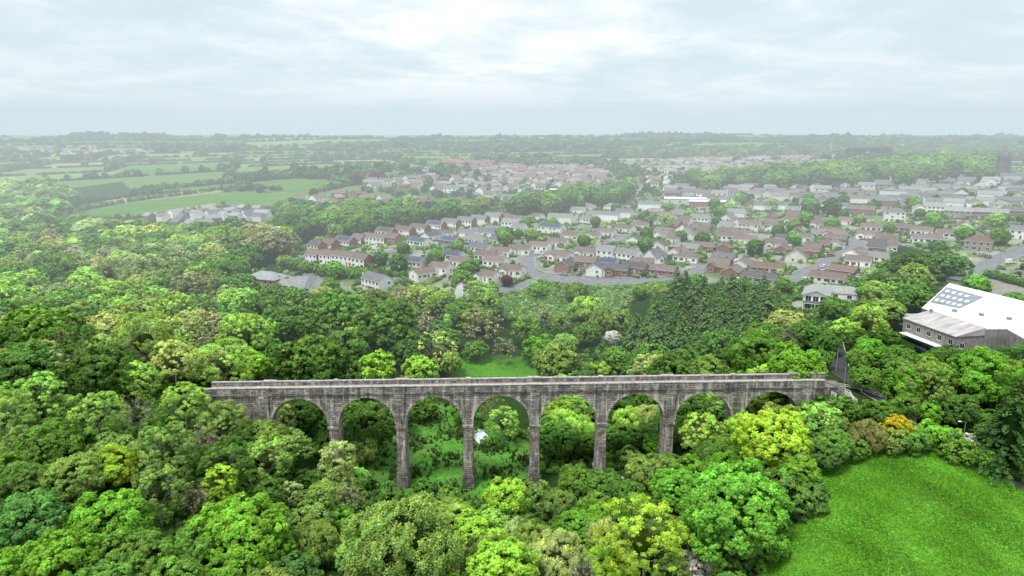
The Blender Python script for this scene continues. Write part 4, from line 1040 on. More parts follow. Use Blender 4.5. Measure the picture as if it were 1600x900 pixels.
for px, py, st, wc, rc, so in [(1325,350,'bung','cream','rust',0),(1365,360,'bungX','white','brown',0),(1402,360,'bungX','brick','brown',0),(1396,346,'villa','white','slate',0),(1345,336,'terr','brick','brown',0),(1447,378,'bungX','white','brown',0),(1485,370,'bungX','white','brown',0),(1440,366,'bung','white','brown',0),(1505,362,'gable','white','red',0),(1528,390,'hip','stone','red',0),(1555,378,'chalet','white','dark',0),(1592,372,'house','white','slate',0),(1435,335,'house','white','light',0),(1458,332,'semi','white','light',0),(1500,340,'terr','stone','light',0),(1548,342,'terr','brick','light',0),(1590,340,'terr','brick','slate',0),(1490,325,'semi','white','light',0),(1530,322,'terr','white','light',0),(1575,322,'terr','stone','slate',0),(1380,322,'terr','brick','slate',0),(1340,318,'terr','white','brown',0),(1330,310,'terr','cream','brown',0),(1610,392,'house','cream','brown',0)]: hp(px, py, st, wc, rc, -20, R10, so)
# procedural streets behind, nearest first
def streets(poly, row, cols, walls, yaw, sx=14.5, sy=20, styles=('semi','house','bung'), seed=0, p=.85):
    g = random.Random(seed); pw = [ground(*q)[:2] for q in poly]; cx = sum(p_[0] for p_ in pw)/len(pw); cy = sum(p_[1] for p_ in pw)/len(pw)
    rad = max(math.hypot(p_[0]-cx, p_[1]-cy) for p_ in pw)+20; a = math.radians(yaw); c, s = math.cos(a), math.sin(a); n = 0; cand = []
    j = -rad
    while j < rad:
        i = -rad + g.uniform(0, 8)
        while i < rad:
            x, y = cx + i*c - j*s, cy + i*s + j*c
            cand.append((x + g.uniform(-1.5,1.5), y + g.uniform(-3,3))); i += sx*g.uniform(.85, 1.25)
        j += sy*g.uniform(.75, 1.25)
    A = np.array(cand); PX, PY, T = proj(A[:,0], A[:,1], terrain(A[:,0], A[:,1])); ok = inpoly(PX, PY, poly)
    for (x, y), o, t in zip(cand, ok, T):
        if o and g.random() < p: HL.append([x, y, g.choice(styles), g.choice(walls), g.choice(cols), yaw + g.choice([0,0,-18,72,84]) + g.uniform(-8,8), row, 0, None, g.uniform(.82,.98), t])
streets([(205,346),(300,334),(400,326),(432,332),(428,344),(380,352),(300,358),(225,360)], 'new estate below the field', ['light','light','slate'], ['white','white','stone','brick'], -24, 13, 19, ('house','semi','house'), 1)
streets([(445,318),(520,308),(640,312),(745,318),(740,328),(640,326),(560,326),(450,330)], 'row behind the hedge trees', ['brown','red','grey'], ['white','brick','brick'], -15, 16, 22, ('semi','house'), 2)
streets([(1030,300),(1100,296),(1330,300),(1330,330),(1240,338),(1140,320),(1040,322)], 'streets below the tree belt', ['brown','grey','slate'], ['white','cream','brick'], -20, 15, 20, ('semi','bung','house'), 3)
streets([(1300,300),(1420,286),(1600,284),(1640,300),(1640,330),(1420,325),(1330,312)], 'streets below the church', ['slate','grey','light'], ['stone','white','cream','grey'], -16, 17, 20, ('terr','semi','hip'), 4)
streets([(560,300),(600,276),(660,268),(800,262),(920,262),(960,285),(960,305),(800,318),(700,305)], 'the far central estate', ['grey','brown','brown','slate'], ['white','white','cream','brick'], -18, 14, 20, ('semi','bung','house'), 5)
streets([(690,252),(780,256),(930,254),(960,262),(840,266),(700,262)], 'the red brick estate', ['rust','red','red'], ['brick'], -12, 24, 30, ('terr','semi'), 6)
streets([(960,262),(1100,248),(1300,246),(1330,262),(1250,272),(1060,276)], 'the distant right estate', ['brown','grey'], ['white','cream'], -15, 20, 30, ('semi','house'), 7, .8)
streets([(980,285),(1060,276),(1060,290),(990,298)], 'the far central estate', ['brown','grey'], ['white'], -15, 18, 26, ('semi','house'), 8)
streets([(1000,338),(1240,340),(1380,380),(1380,400),(1240,400),(1060,400)], 'right-hand infill', ['brown','grey','brown'], ['white','cream','brick'], -24, 14, 19, ('bung','bungL','gable'), 9, .6)
streets([(20,232),(120,228),(240,236),(240,240),(100,242)], 'the far village', ['brown','grey'], ['white','cream'], -10, 28, 60, ('semi','house'), 10)
# relax overlaps and drop clashes
keep = []
_L = [ln for ln in ROADS]
RP = np.concatenate([L for L, w in ROADS])
for h in HL:
    r = max(STY[h[2]][0], STY[h[2]][1])*.5; ok = True
    for k in keep:
        d = math.hypot(h[0]-k[0], h[1]-k[1]); rk = max(STY[k[2]][0], STY[k[2]][1])*.5
        need = (r+rk)*.84
        if d < need:
            if d < need*.45 and h[6] != k[6]: ok = False; break
            if d < need*.28: ok = False; break
            if d > .1:
                f = (need-d)/d; h[0] += (h[0]-k[0])*f*.9; h[1] += (h[1]-k[1])*f*.9
    if ok:
        dd = np.hypot(RP[:,0]-h[0], RP[:,1]-h[1]); i = int(dd.argmin())
        if dd[i] < 9.0 and dd[i] > .01: h[0] += (h[0]-RP[i,0])/dd[i]*(9.5-dd[i]); h[1] += (h[1]-RP[i,1])/dd[i]*(9.5-dd[i])
        keep.append(h)
HL = keep
HL.sort(key=lambda h: h[10]); print('houses', len(HL))
NIND = 300
for i, h in enumerate(HL[:NIND]):
    house(h[0], h[1], h[2], h[3], h[4], h[5], 2 if i < 90 else (1 if i < 150 else 0), h[7] if i < 150 else 0, h[8], h[6], h[9])
# the rest of the town as one mass
def distant_town(H):
    V = []; Fc = []; MI = []; C = []; n = 0
    mb = MB(); cols = []
    for h in H:
        L, D, Hh, pit, hip, _ = STY[h[2]]; rise = D/2*math.tan(math.radians(pit)); a = math.radians(h[5]); c, s = math.cos(a), math.sin(a); z = tz(h[0], h[1])
        wc, rc = WC[h[3]], RC[h[4]]; g = random.Random(int(h[0]*3)); v = g.uniform(.85, 1.1)
        def T(x, y, zz): return (h[0]+x*c-y*s, h[1]+x*s+y*c, z+zz)
        a_, b_ = L/2, D/2; o = .4
        mb.add([T(-a_,-b_,-3),T(a_,-b_,-3),T(a_,b_,-3),T(-a_,b_,-3),T(-a_,-b_,Hh),T(a_,-b_,Hh),T(a_,b_,Hh),T(-a_,b_,Hh),T(a_,0,Hh+rise),T(-a_,0,Hh+rise)],
               [(0,1,5,4),(1,2,6,8,5),(2,3,7,6),(3,0,4,9,7)]); cols += [tuple(q*v for q in wc)]*4
        sl = rise/b_*o
        mb.add([T(-a_-o,-b_-o,Hh-sl+.12),T(a_+o,-b_-o,Hh-sl+.12),T(a_+o,0,Hh+rise+.12),T(-a_-o,0,Hh+rise+.12),T(a_+o,b_+o,Hh-sl+.12),T(-a_-o,b_+o,Hh-sl+.12)], [(0,1,2,3),(3,2,4,5)]); cols += [tuple(q*v for q in rc)]*2
        for zz in ([1.4] if Hh < 3.5 else [1.4, 3.9]):
            for k in range(3):
                x = -a_+L*(k+.5)/3; mb.add([T(x-.7,-b_-.04,zz-.6),T(x+.7,-b_-.04,zz-.6),T(x+.7,-b_-.04,zz+.6),T(x-.7,-b_-.04,zz+.6)], [(0,1,2,3)]); cols.append((.05,.055,.06))
    m, nt, out = newmat('distant_house_paint'); b = node(nt, 'ShaderNodeBsdfDiffuse'); at = node(nt, 'ShaderNodeAttribute', attribute_name='fcol'); nt.links.new(at.outputs['Color'], b.inputs[0]); nt.links.new(b.outputs[0], out.inputs[0])
    me = mb.mesh('distant_town', [m]); at = me.attributes.new('fcol', 'FLOAT_COLOR', 'FACE'); at.data.foreach_set('color', np.array([(*c, 1) for c in cols], np.float32).reshape(-1))
    tag(link('distant_town', me), 'distant mass of small pale houses with brown and grey roofs beyond the nearer streets', 'town', kind='stuff')
distant_town(HL[NIND:])

# ------------------------------------------------------------------ single buildings
def plane(px, py, z):
    d = ray(px, py); t = (z - CZ)/d[2]; return np.array([d[0]*t, d[1]*t])
def root(name, label, cat, x, y, yaw, z=None):
    e = bpy.data.objects.new(name, None); COL.objects.link(e); e.location = (x, y, tz(x, y) if z is None else z); e.rotation_euler = (0,0,yaw); return tag(e, label, cat)
def put_window(parent, x, y, z, w, h, rot=0):
    fm, pm = window_mesh(w, h); f = link('window', fm, parent, (x, y, z), rot=rot); link('pane', pm, f); return f
BIG = []
def works():
    zt = 33.2
    P0, P1 = plane(1413,497,zt), plane(1503,529,zt); u = P1-P0; Lu = float(np.hypot(*u)); u /= Lu; yaw = math.atan2(u[1], u[0])
    gz = 27.2
    e = root('works_building', 'large works building with white sheet roof and weathered grey stone front wing', 'building', P0[0], P0[1], yaw, gz)
    H = zt-gz; v = np.array([-u[1], u[0]])
    def loc(px, py, z):
        q = plane(px, py, z)-P0; return float(q@u), float(q@v)
    ra = loc(1431,479,35.4); rb = loc(1543,511,35.4); far = loc(1474,443,35.6); rr = loc(1640,560,34)
    print('works', Lu, ra, rb, far, rr, loc(1536,460,36), loc(1600,470,36), loc(1573,512,36))
    Lw = rb[0]+.5; Dw = (ra[1]+rb[1])/2
    # front wing
    mb = MB(); mb.box(0, Lw, 0, Dw, -2.5, H); link('front_wall', mb.mesh('front_wall', [M['grey_stone']]), e)
    mb = MB(); mb.add([(-.3,-.4,H+.05),(Lw+.3,-.4,H+.05),(Lw+.3,Dw,35.4-gz),(-.3,Dw,35.4-gz),(-.3,-.4,H-.1),(Lw+.3,-.4,H-.1),(Lw+.3,Dw,H-.1),(-.3,Dw,H-.1)], [(0,1,2,3),(4,5,1,0),(5,6,2,1),(7,4,0,3)])
    link('front_wing_roof', mb.mesh('front_wing_roof', [M['grey_roof']]), e)
    for i in range(6):
        w = put_window(e, 2.4+i*4.3, -.01, H-2.1, 1.5, 1.5)
    mb = MB(); mb.box(1.5, Lw*.8, -2.6, -.02, H-4.4, H-4.2); link('canopy', mb.mesh('canopy', [M['white']]), e)
    mb = MB(); mb.box(1.6, Lw*.8-.1, -.12, -.01, -1.5, H-4.45); link('shutter_wall', mb.mesh('shutter_wall', [M['blue_roof']]), e)
    # main hall: skewed plan
    y0, y1 = Dw+.02, 46.0; hz = 35.35-gz; xl = lambda y: -4-(y-y0)*.82
    rs = lambda y: hz-.15 + .018*(y-y0)
    C_ = loc(1573,512,35.5); D_ = loc(1610,534,35.2); print('CD', C_, D_)
    ft = [(xl(y0),y0),(Lw+.2,y0),(max(C_[0],Lw+1.2),max(C_[1],y0+.5)),(D_[0],D_[1]),(D_[0]+30,D_[1]+12),(45,y1+6),(xl(y1),y1)]; N_ = len(ft)
    mb = MB(); mb.add([(x,y,-3) for x,y in ft]+[(x,y,rs(y)-.3) for x,y in ft], [(i,(i+1)%N_,N_+(i+1)%N_,N_+i) for i in range(N_)]+[tuple(range(N_,2*N_))]); link('hall_walls', mb.mesh('hall_walls', [M['sheet_wall']]), e)
    mb = MB(); V = [(x,y,rs(y)) for x,y in ft]; mb.add([(x,y,z-.32) for x,y,z in V]+V, [tuple(range(N_,2*N_))]+[(i,(i+1)%N_,N_+(i+1)%N_,N_+i) for i in range(N_)]); rf = link('main_roof', mb.mesh('main_roof', [M['white_roof']]), e)
    for k in range(9):
        x = -2+k*5.5; ya = y0+.3 if x < Lw else D_[1]+2; mb = MB(); xx = lambda y: x-(y-y0)*.82
        mb.add([(xx(ya),ya,rs(ya)+.03),(xx(ya)+.18,ya,rs(ya)+.03),(xx(y1)+.18,y1-.3,rs(y1)+.03),(xx(y1),y1-.3,rs(y1)+.03)], [(0,1,2,3)]); link('roof_seam', mb.mesh('roof_seam', [M['concrete']]), rf)
    for k in range(5):
        x = 3+k*6.0; yv = y0+6+k*4.2; mb = MB(); mb.box(x-.5,x+.5,yv-.5,yv+.5,rs(yv)-.05,rs(yv)+.7); mb.box(x-.65,x+.65,yv-.65,yv+.65,rs(yv)+.7,rs(yv)+.8); link('roof_vent', mb.mesh('roof_vent', [M['metal']]), rf)
    mb = MB(); mb.tube((xl(y0),y0-.2,hz-.3),(Lw,y0-.2,hz-.3),.16,.16,6); link('gutter', mb.mesh('gutter', [M['metal']]), rf)
    # grey panelled area of roof with white rooflights
    Q = [loc(1466,483,36), loc(1500,478,36.3), loc(1538,461,36.5), loc(1474,445,36.3), loc(1432,463,36)]
    def cl_(q): y = min(max(q[1], y0+.6), y1-.5); return (max(q[0], xl(y)+.6), y)
    Q = [cl_(q) for q in Q]; print('Q', Q)
    A4, B4, C4, D4 = Q[4], Q[1], Q[2], Q[3]
    bi = lambda a_, b_: tuple((A4[i]*(1-a_)+B4[i]*a_)*(1-b_) + (D4[i]*(1-a_)+C4[i]*a_)*b_ for i in (0, 1))
    n_ = 8; mb = MB()
    for i in range(n_):
        for j in range(n_):
            P_ = [bi((i+p)/n_, (j+q)/n_) for p, q in ((0,0),(1,0),(1,1),(0,1))]; mb.add([(x,y,rs(y)+.07) for x,y in P_], [(0,1,2,3)])
    link('grey_roof_panels', mb.mesh('grey_roof_panels', [M['panel_roof']]), rf)
    for j in range(3):
        for i in range(5):
            if j == 2 and i == 4: continue
            P_ = [bi(.08+i*.18+p*.10, .12+j*.30+q*.14) for p, q in ((0,0),(1,0),(1,1),(0,1))]; mb = MB(); mb.add([(x,y,rs(y)+.12) for x,y in P_], [(0,1,2,3)]); link('rooflight', mb.mesh('rooflight', [M['white']]), rf)
    mb = MB(); mb.box(-3.2, -.1, 2.5, Dw, -2, H+.4); link('side_porch', mb.mesh('side_porch', [M['concrete']]), e)
    mb = MB(); mb.box(1.0, 1.8, Dw-1.5, Dw-.8, H+.3, H+3); link('chimney', mb.mesh('chimney', [M['grey_stone']]), e)
    c = P0 + u*Lw*.5 + v*20; BIG.append((c[0], c[1], 18)); c = P0+u*(Lw+16)+v*30; BIG.append((c[0], c[1], 16))
    for q in (0, 12, 24): c = P0+u*q+v*3; BIG.append((c[0], c[1], 7))
    for q in (2, 8, 14, 20): c = P0+u*q-v*5; BIG.append((c[0], c[1], 3))
    return P0, u, v
W0, WU, WV = works()
def garage():
    x, y, _ = ground(1511,449); e = root('garage', 'small pale yellow garage with blue-grey roof and dark doors behind the works', 'garage', x, y, math.radians(-38)); e.scale = (1.5,1.5,1.25)
    # long side (doors) faces right
    mb = MB(); mb.prism([(-2.6,-1.5),(2.6,-1.5),(2.6,2.6),(0,3.9),(-2.6,2.6)], -4.5, 4.5); w = link('walls', mb.mesh('walls', [M['render']]), e, color=WC['yellow'])
    mb = MB()
    for s in (1, -1):
        q = [(0,-4.8,4.0),(s*3.0,-4.8,2.5),(s*3.0,4.8,2.5),(0,4.8,4.0)]; mb.add([(a,b,c+.12) for a,b,c in q]+q, [(3,2,1,0) if s < 0 else (0,1,2,3),(0,4,5,1),(1,5,6,2),(2,6,7,3)])
    link('roof', mb.mesh('roof', [M['blue_roof']]), e)
    for yy in (-3, 0, 3):
        mb = MB(); mb.box(2.61, 2.68, yy-1.1, yy+1.1, 0, 2.2); link('garage_door', mb.mesh('garage_door', [M['door']]), e, color=(.03,.045,.09))
    BIG.append((x, y, 6))
    e.rotation_euler = (0,0,math.radians(-38)+math.radians(38+20))
garage()
def modern_house():
    x, y, t = ground(1275,476); e = root('modern_house', 'white modern two-storey villa with grey roof and glazed balcony above the conifers', 'house', x, y, math.radians(-26))
    mb = MB(); mb.prism([(-4.5,-3),(4.5,-3),(4.5,5.2),(0,7.0),(-4.5,5.2)], -8, 8); link('walls', mb.mesh('walls', [M['render']]), e, color=WC['white'])
    mb = MB()
    for s in (1, -1):
        q = [(0,-9,7.1),(s*5.1,-9,5.05),(s*5.1,8.5,5.05),(0,8.5,7.1)]; mb.add([(a,b,c+.18) for a,b,c in q]+q, [(3,2,1,0) if s < 0 else (0,1,2,3),(0,4,5,1),(1,5,6,2),(2,6,7,3)])
    link('roof', mb.mesh('roof', [M['roof']]), e, color=RC['light'])
    for xx in (-2.6, 0, 2.6):
        put_window(e, xx, -8.01, 3.9, 1.9, 2.1); put_window(e, xx, -8.01, 1.1, 1.9, 2.0)
    for yy in (-5, -1, 3.5): put_window(e, 4.51, yy, 3.8, 1.6, 1.9, math.pi/2); put_window(e, 4.51, yy, 1.1, 1.3, 1.5, math.pi/2)
    mb = MB(); mb.box(-4.4, 4.4, -10.2, -8.02, 2.35, 2.55); b = link('balcony', mb.mesh('balcony', [M['white']]), e)
    mb = MB(); mb.box(-4.4,4.4,-10.2,-10.12,2.55,3.5); link('balustrade', mb.mesh('balustrade', [M['metal']]), b)
    for xx in (-4.2, 0, 4.2): mb = MB(); mb.box(xx-.12,xx+.12,-10.1,-9.86,-2,2.35); link('column', mb.mesh('column', [M['white']]), b)
    BIG.append((x, y, 10))
    x, y, t = ground(1318,466); e = root('house', 'white grey-roofed annexe just right of the modern balcony villa', 'house', x, y, math.radians(-25))
    w = link('walls', walls_mesh(13, 8, 2.8, 2.0, 0, 'render', 'render'), e, color=WC['white']); link('roof', roof_mesh(13, 8, 2.8, 2.0, 0), e, color=RC['light']); put_window(e, 2, -4.01, 1.4, 1.6, 1.3); put_window(e, -3, -4.01, 1.4, 1.6, 1.3)
    BIG.append((x, y, 7))
modern_house()
def brick_hall():
    x, y, t = ground(418,450); e = root('brick_hall', 'two-storey red brick building with pale hipped roof at the wood edge', 'building', x, y, math.radians(-20))
    link('walls', walls_mesh(17, 11, 5.4, 2.6, 1, 'brick', 'brick'), e, color=WC['brick']); link('roof', roof_mesh(17, 11, 5.4, 2.6, 1), e, color=RC['light'])
    for zz in (1.5, 4.1):
        for xx in (-6.5,-3.5,0,3.5,6.5): put_window(e, xx, -5.51, zz, 1.3, 1.4)
        put_window(e, 8.51, 0, zz, 1.3, 1.4, math.pi/2)
    BIG.append((x, y, 11))
    for px, py, lab, sty, wc, rc, yaw in [(448,452,'low brick annexe with pale roof beside the red brick building','bung','brick','light',-20),(470,455,'white gabled hall with pale grey roof in the clearing','gable','white','light',8),(489,453,'white and grey gabled lodge at the right of the clearing','gable','white','slate',-35)]:
        x, y, t = ground(px, py); o = house(x, y, sty, wc, rc, yaw, 2, 0, None, 'x'); o['label'] = lab; BIG.append((x, y, 8))
brick_hall()
def industrial():
    specs = [(126,372,22,10,5,'blue','long blue workshop with white flat roof in the left woods','workshop'),(85,374,26,12,4,'grey','pale grey low warehouse left of the blue workshop','warehouse'),(40,395,12,8,3,'grey','small grey shed by the yard at the far left','shed'),(150,378,14,7,3,'blue','low blue lean-to right of the blue workshop','shed'),(890,303,40,10,4,'white','long pale flat-roofed hall among the trees beyond the middle rows','hall'),(1070,318,36,14,4.5,'white','long grey flat-roofed school block right of centre','school'),(1105,322,30,12,4,'brick','low brick school wing with white roof','school'),(16,362,14,9,5,'white','white gabled farmhouse at the left edge','farmhouse')]
    for px, py, L, D, H, c, lab, cat in specs:
        x, y, t = ground(px, py); e = root(cat, lab, cat, x, y, math.radians(-12))
        mb = MB(); mb.box(-L/2, L/2, -D/2, D/2, -2, H); link('walls', mb.mesh('walls', [M['render']]), e, color=dict(blue=(.10,.22,.38), grey=(.4,.4,.38), white=(.6,.6,.58), brick=(.35,.16,.11))[c])
        if cat == 'farmhouse': link('roof', roof_mesh(L, D, H, 3, 0), e, color=RC['grey'])
        else:
            mb = MB(); mb.add([(-L/2-.4,-D/2-.4,H),(L/2+.4,-D/2-.4,H),(L/2+.4,D/2+.4,H),(-L/2-.4,D/2+.4,H),(-L/2-.4,-D/2-.4,H+.35),(L/2+.4,-D/2-.4,H+.35),(L/2+.4,D/2+.4,H+.35),(-L/2-.4,D/2+.4,H+.35),(-L/2-.4,0,H+1.3),(L/2+.4,0,H+1.3)], [(0,3,2,1),(0,1,5,4),(2,3,7,6),(1,2,6,9,5),(3,0,4,8,7),(4,5,9,8),(8,9,6,7)]); link('roof', mb.mesh('roof', [M['white_roof'] if c != 'grey' else M['grey_roof']]), e)
        for k in range(4): put_window(e, -L/2+L*(k+.5)/4, -D/2-.01, H*.5, 1.8, 1.4)
        BIG.append((x, y, L/2))
industrial()
def church():
    x, y, t = ground(1565,281); s = t/F; e = root('church_tower', 'tall dark stone church tower with four pinnacles rising on the right skyline', 'church tower', x, y, math.radians(-18))
    w = 6.6*s/.75*.75; w = 15*s*.5; H = 35*s
    mb = MB(); mb.box(-w, w, -w, w, -3, H*.34); mb.box(-w*.95, w*.95, -w*.95, w*.95, H*.34, H*.68); mb.box(-w*.9, w*.9, -w*.9, w*.9, H*.68, H*.95); mb.box(-w, w, -w, w, H*.95, H)
    t_ = link('tower', mb.mesh('tower', [M['tower']]), e)
    for sx in (-1, 1):
        for sy in (-1, 1):
            mb = MB(); r = w*.16; cx, cy = sx*w*.92, sy*w*.92
            mb.box(cx-r*1.7, cx+r*1.7, cy-r*1.7, cy+r*1.7, -3, H*.6, 0, (r*.3, r*.3)); mb.box(cx-r, cx+r, cy-r, cy+r, H*.6, H*1.03); link('buttress', mb.mesh('buttress', [M['tower']]), t_)
            mb = MB(); mb.box(cx-r, cx+r, cy-r, cy+r, H*1.03, H*1.11); mb.tube((cx,cy,H*1.11), (cx,cy,H*1.28), r*1.1, r*.1, 6); link('pinnacle', mb.mesh('pinnacle', [M['tower']]), e)
    for k in range(4):
        mb = MB(); 
        for j in range(5):
            q = -w+.3+(2*w-.6)*(j+.25)/5; mb.box(q, q+w*.22, -w-.02, -w+.35, H, H*1.035)
        o = link('battlement', mb.mesh('battlement', [M['tower']]), e); o.rotation_euler = (0,0,k*math.pi/2)
    for zz in (.5, .8):
        for xx in (-.35, .35):
            for rot in (0, math.pi/2, -math.pi/2):
                mb = MB(); ww = w*.17; mb.prism([(-ww,0),(ww,0),(ww,H*.09),(0,H*.12),(-ww,H*.09)], -.12, .05)
                c, s_ = math.cos(rot), math.sin(rot); px_, py_ = xx*w, -w*(.955 if zz == .5 else .905)
                o = link('belfry_opening', mb.mesh('belfry_opening', [M['glass']]), e, (px_*c-py_*s_, px_*s_+py_*c, H*zz)); o.rotation_euler = (0,0,rot)
    BIG.append((x, y, 14))
    x2, y2, _ = ground(1585,288); e = root('church_nave', 'long slate-roofed church nave partly hidden right of the tower', 'church', x2, y2, math.radians(-18))
    link('walls', walls_mesh(26, 9, 6, 4.5, 0, 'grey_stone', 'grey_stone'), e); link('roof', roof_mesh(26, 9, 6, 4.5, 0), e, color=RC['blue']); BIG.append((x2, y2, 12))
church()
def turbine(px, base, top, label):
    x, y, t = ground(px, base); H = (base-top)*t/F; e = root('wind_turbine', label, 'wind turbine', x, y, .3)
    mb = MB(); mb.tube((0,0,-3), (0,0,H*.68), H*.022, H*.013, 10); link('tower', mb.mesh('tower', [M['white']]), e)
    mb = MB(); mb.box(-H*.012, H*.012, -H*.03, H*.03, H*.67, H*.70); n = link('nacelle', mb.mesh('nacelle', [M['white']]), e)
    for k in range(3):
        a = math.radians(90+k*120+4); mb = MB(); r = H*.32; d = Vector((math.cos(a), 0, math.sin(a)))
        mb.tube(Vector((0,-H*.035,H*.685)), Vector((0,-H*.035,H*.685))+d*r, H*.012, H*.003, 5); link('blade', mb.mesh('blade', [M['white']]), e)
turbine(713,233,211,'tall white wind turbine standing on the plain left of centre'); turbine(1298,237,218,'slim white wind turbine beyond the right-hand tree belt'); turbine(804,218,209,'tiny wind turbine on the skyline near centre'); turbine(850,217,208,'tiny wind turbine on the skyline right of its neighbour')
turbine(1097,216,209,'tiny wind turbine on the low skyline hill')

# ------------------------------------------------------------------ vehicles
def car_mesh(van=False):
    L, Wd = (4.9, 1.95) if van else (4.2, 1.75)
    pr = [(-L/2,.35),(L/2,.35),(L/2,.95 if not van else 1.15),(L/2-1.0,1.05 if not van else 1.3),(L/2-1.75,1.45 if not van else 2.15),(-L/2+(.6 if not van else .05),1.45 if not van else 2.2),(-L/2,1.0)]
    mb = MB(); mb.prism(pr, -Wd/2, Wd/2); body = mb.mesh('body', [M['paint']])
    wn = MB(); zt = 1.40 if not van else 1.95; zb = 1.0 if not van else 1.3
    for s in (-1, 1): wn.add([(L/2-1.15,s*(Wd/2+.01),zb),(L/2-1.8,s*(Wd/2+.01),zt),(-L/2+(.9 if not van else 2.4),s*(Wd/2+.01),zt),(-L/2+(.5 if not van else 2.4),s*(Wd/2+.01),zb)], [(0,1,2,3) if s > 0 else (3,2,1,0)])
    a = Vector((L/2-1.0,0,1.06 if not van else 1.31)); b = Vector((L/2-1.73,0,1.44 if not van else 2.13)); n = Vector((.02,0,.02))
    wn.add([a+n+Vector((0,-Wd/2+.1,0)),a+n+Vector((0,Wd/2-.1,0)),b+n+Vector((0,Wd/2-.1,0)),b+n+Vector((0,-Wd/2+.1,0))], [(0,1,2,3)])
    if not van: wn.add([(-L/2+.02-.02,-Wd/2+.12,1.04),(-L/2,Wd/2-.12,1.04),(-L/2+.56,Wd/2-.12,1.43),(-L/2+.56,-Wd/2+.12,1.43)], [(3,2,1,0)])
    win = wn.mesh('windows', [M['glass']]); wh = MB(); wh.tube((0,-.1,0),(0,.1,0),.32,.32,12); wh.tube((0,-.12,0),(0,.12,0),.18,.18,8,1)
    wheel = wh.mesh('wheel', [M['rubber'], M['metal']]); return body, win, wheel, L, Wd
CARM = {False: car_mesh(False), True: car_mesh(True)}
def car(px, py, yaw, colr, label, van=False, xy=None, parts=True):
    x, y = xy if xy is not None else ground(px, py)[:2]
    body, win, wheel, L, Wd = CARM[van]; e = root('van' if van else 'car', label, 'van' if van else 'car', x, y, math.radians(yaw), tz(x, y)+.16)
    e['group'] = 'vehicles parked about the town'
    link('body', body, e, color=colr); link('windows', win, e)
    if parts:
        for sx in (-1, 1):
            for sy in (-1, 1): link('wheel', wheel, e, (sx*L*.3, sy*(Wd/2-.08), .32))
WH, SI, BK, RD, BL = (.75,.75,.74), (.4,.41,.43), (.02,.02,.025), (.45,.04,.03), (.05,.12,.3)
def cn(c): return {WH:'white', SI:'silver', BK:'black', RD:'red', BL:'blue'}[c]
q = W0 + WU*14 - WV*4.5; car(0,0,math.degrees(math.atan2(WU[1],WU[0])),BK,'black car parked under the works canopy',xy=q)
q = W0 - WU*4.5 + WV*2; car(0,0,math.degrees(math.atan2(WV[1],WV[0])),BK,'black van parked at the left corner of the works',True,xy=q)
for px, py, yaw, c, van, lab in [(1578,412,25,WH,True,'white van parked on the wide road at the right edge'),(1534,400,25,SI,False,'silver car in front of the red-roofed hipped house'),(1342,397,60,RD,False,'red car on the cul-de-sac turning head'),(1298,401,10,RD,False,'red car in the drive below the brick gable'),(1288,418,30,WH,False,'white car on the verge of the right-hand road'),
  (455,398,20,WH,False,'white car at the top of the parking court'),(450,405,-10,WH,False,'white car parked second down in the court'),(466,407,80,SI,False,'silver car in the middle of the parking court'),(478,413,80,WH,True,'white van beside the court garages'),(512,418,70,SI,False,'silver car below the white garages'),(524,417,70,BL,False,'blue car below the white garages'),(536,420,70,WH,False,'white car below the terrace'),(548,421,70,BK,False,'black car below the terrace'),
  (843,398,20,WH,True,'white van at the junction left of the curved road'),(848,403,25,WH,False,'white boat-like car beside the junction van'),(871,421,60,BK,False,'black car at the bend of the curved road'),(898,425,40,BK,False,'black car in the first crescent driveway'),(906,428,40,SI,False,'silver car in the crescent driveway'),(892,380,10,RD,False,'bright red car behind the second row'),(1008,433,10,BK,False,'black car on the drive of the brick bungalow'),
  (783,373,10,BL,False,'blue car near the grey roofs'),(615,457,10,WH,False,'white car in the garden of the white semi'),(640,382,-20,WH,False,'white car beside the brown terrace'),(588,390,0,WH,True,'white van on the green left of centre'),(1135,362,0,BL,False,'blue car outside the cream flats'),(1200,366,0,BL,False,'dark blue car beside the cream semi'),(1325,332,0,WH,False,'white car behind the brick terrace'),(1405,357,0,SI,False,'silver car before the tall villa'),(1156,450,60,WH,False,'white car half hidden by the conifers'),(1440,352,0,WH,True,'white van below the slate terraces'),(1015,385,15,SI,False,'silver car on the pale wall side road'),(960,378,30,WH,False,'white car on the side road climbing from centre')]:
    car(px, py, yaw, c, lab, van)

CARS2 = []
gc = random.Random(31)
for (hx, hy, hr, he) in HOUSES[:110]:
    if gc.random() < .6:
        a = he.rotation_euler.z; s_ = gc.choice([-1, 1]); ox, oy = s_*(hr+1.9)*1.0, -gc.uniform(0, 3)
        x, y = hx + ox*math.cos(a) - oy*math.sin(a), hy + ox*math.sin(a) + oy*math.cos(a)
        if min((math.hypot(x-b[0], y-b[1])-b[2]*.8) for b in HOUSES) < 1.2 or any(math.hypot(x-c_[0], y-c_[1]) < 5 for c_ in CARS2): continue
        col_ = gc.choice([WH, WH, SI, SI, BK, BL, RD]); van_ = gc.random() < .12
        CARS2.append((x, y, col_, van_)); car(0, 0, math.degrees(a)+90+gc.uniform(-6,6), col_, '', van_, xy=(x, y), parts=False)
        CARS2[-1] += (list(SC.objects)[-1],)
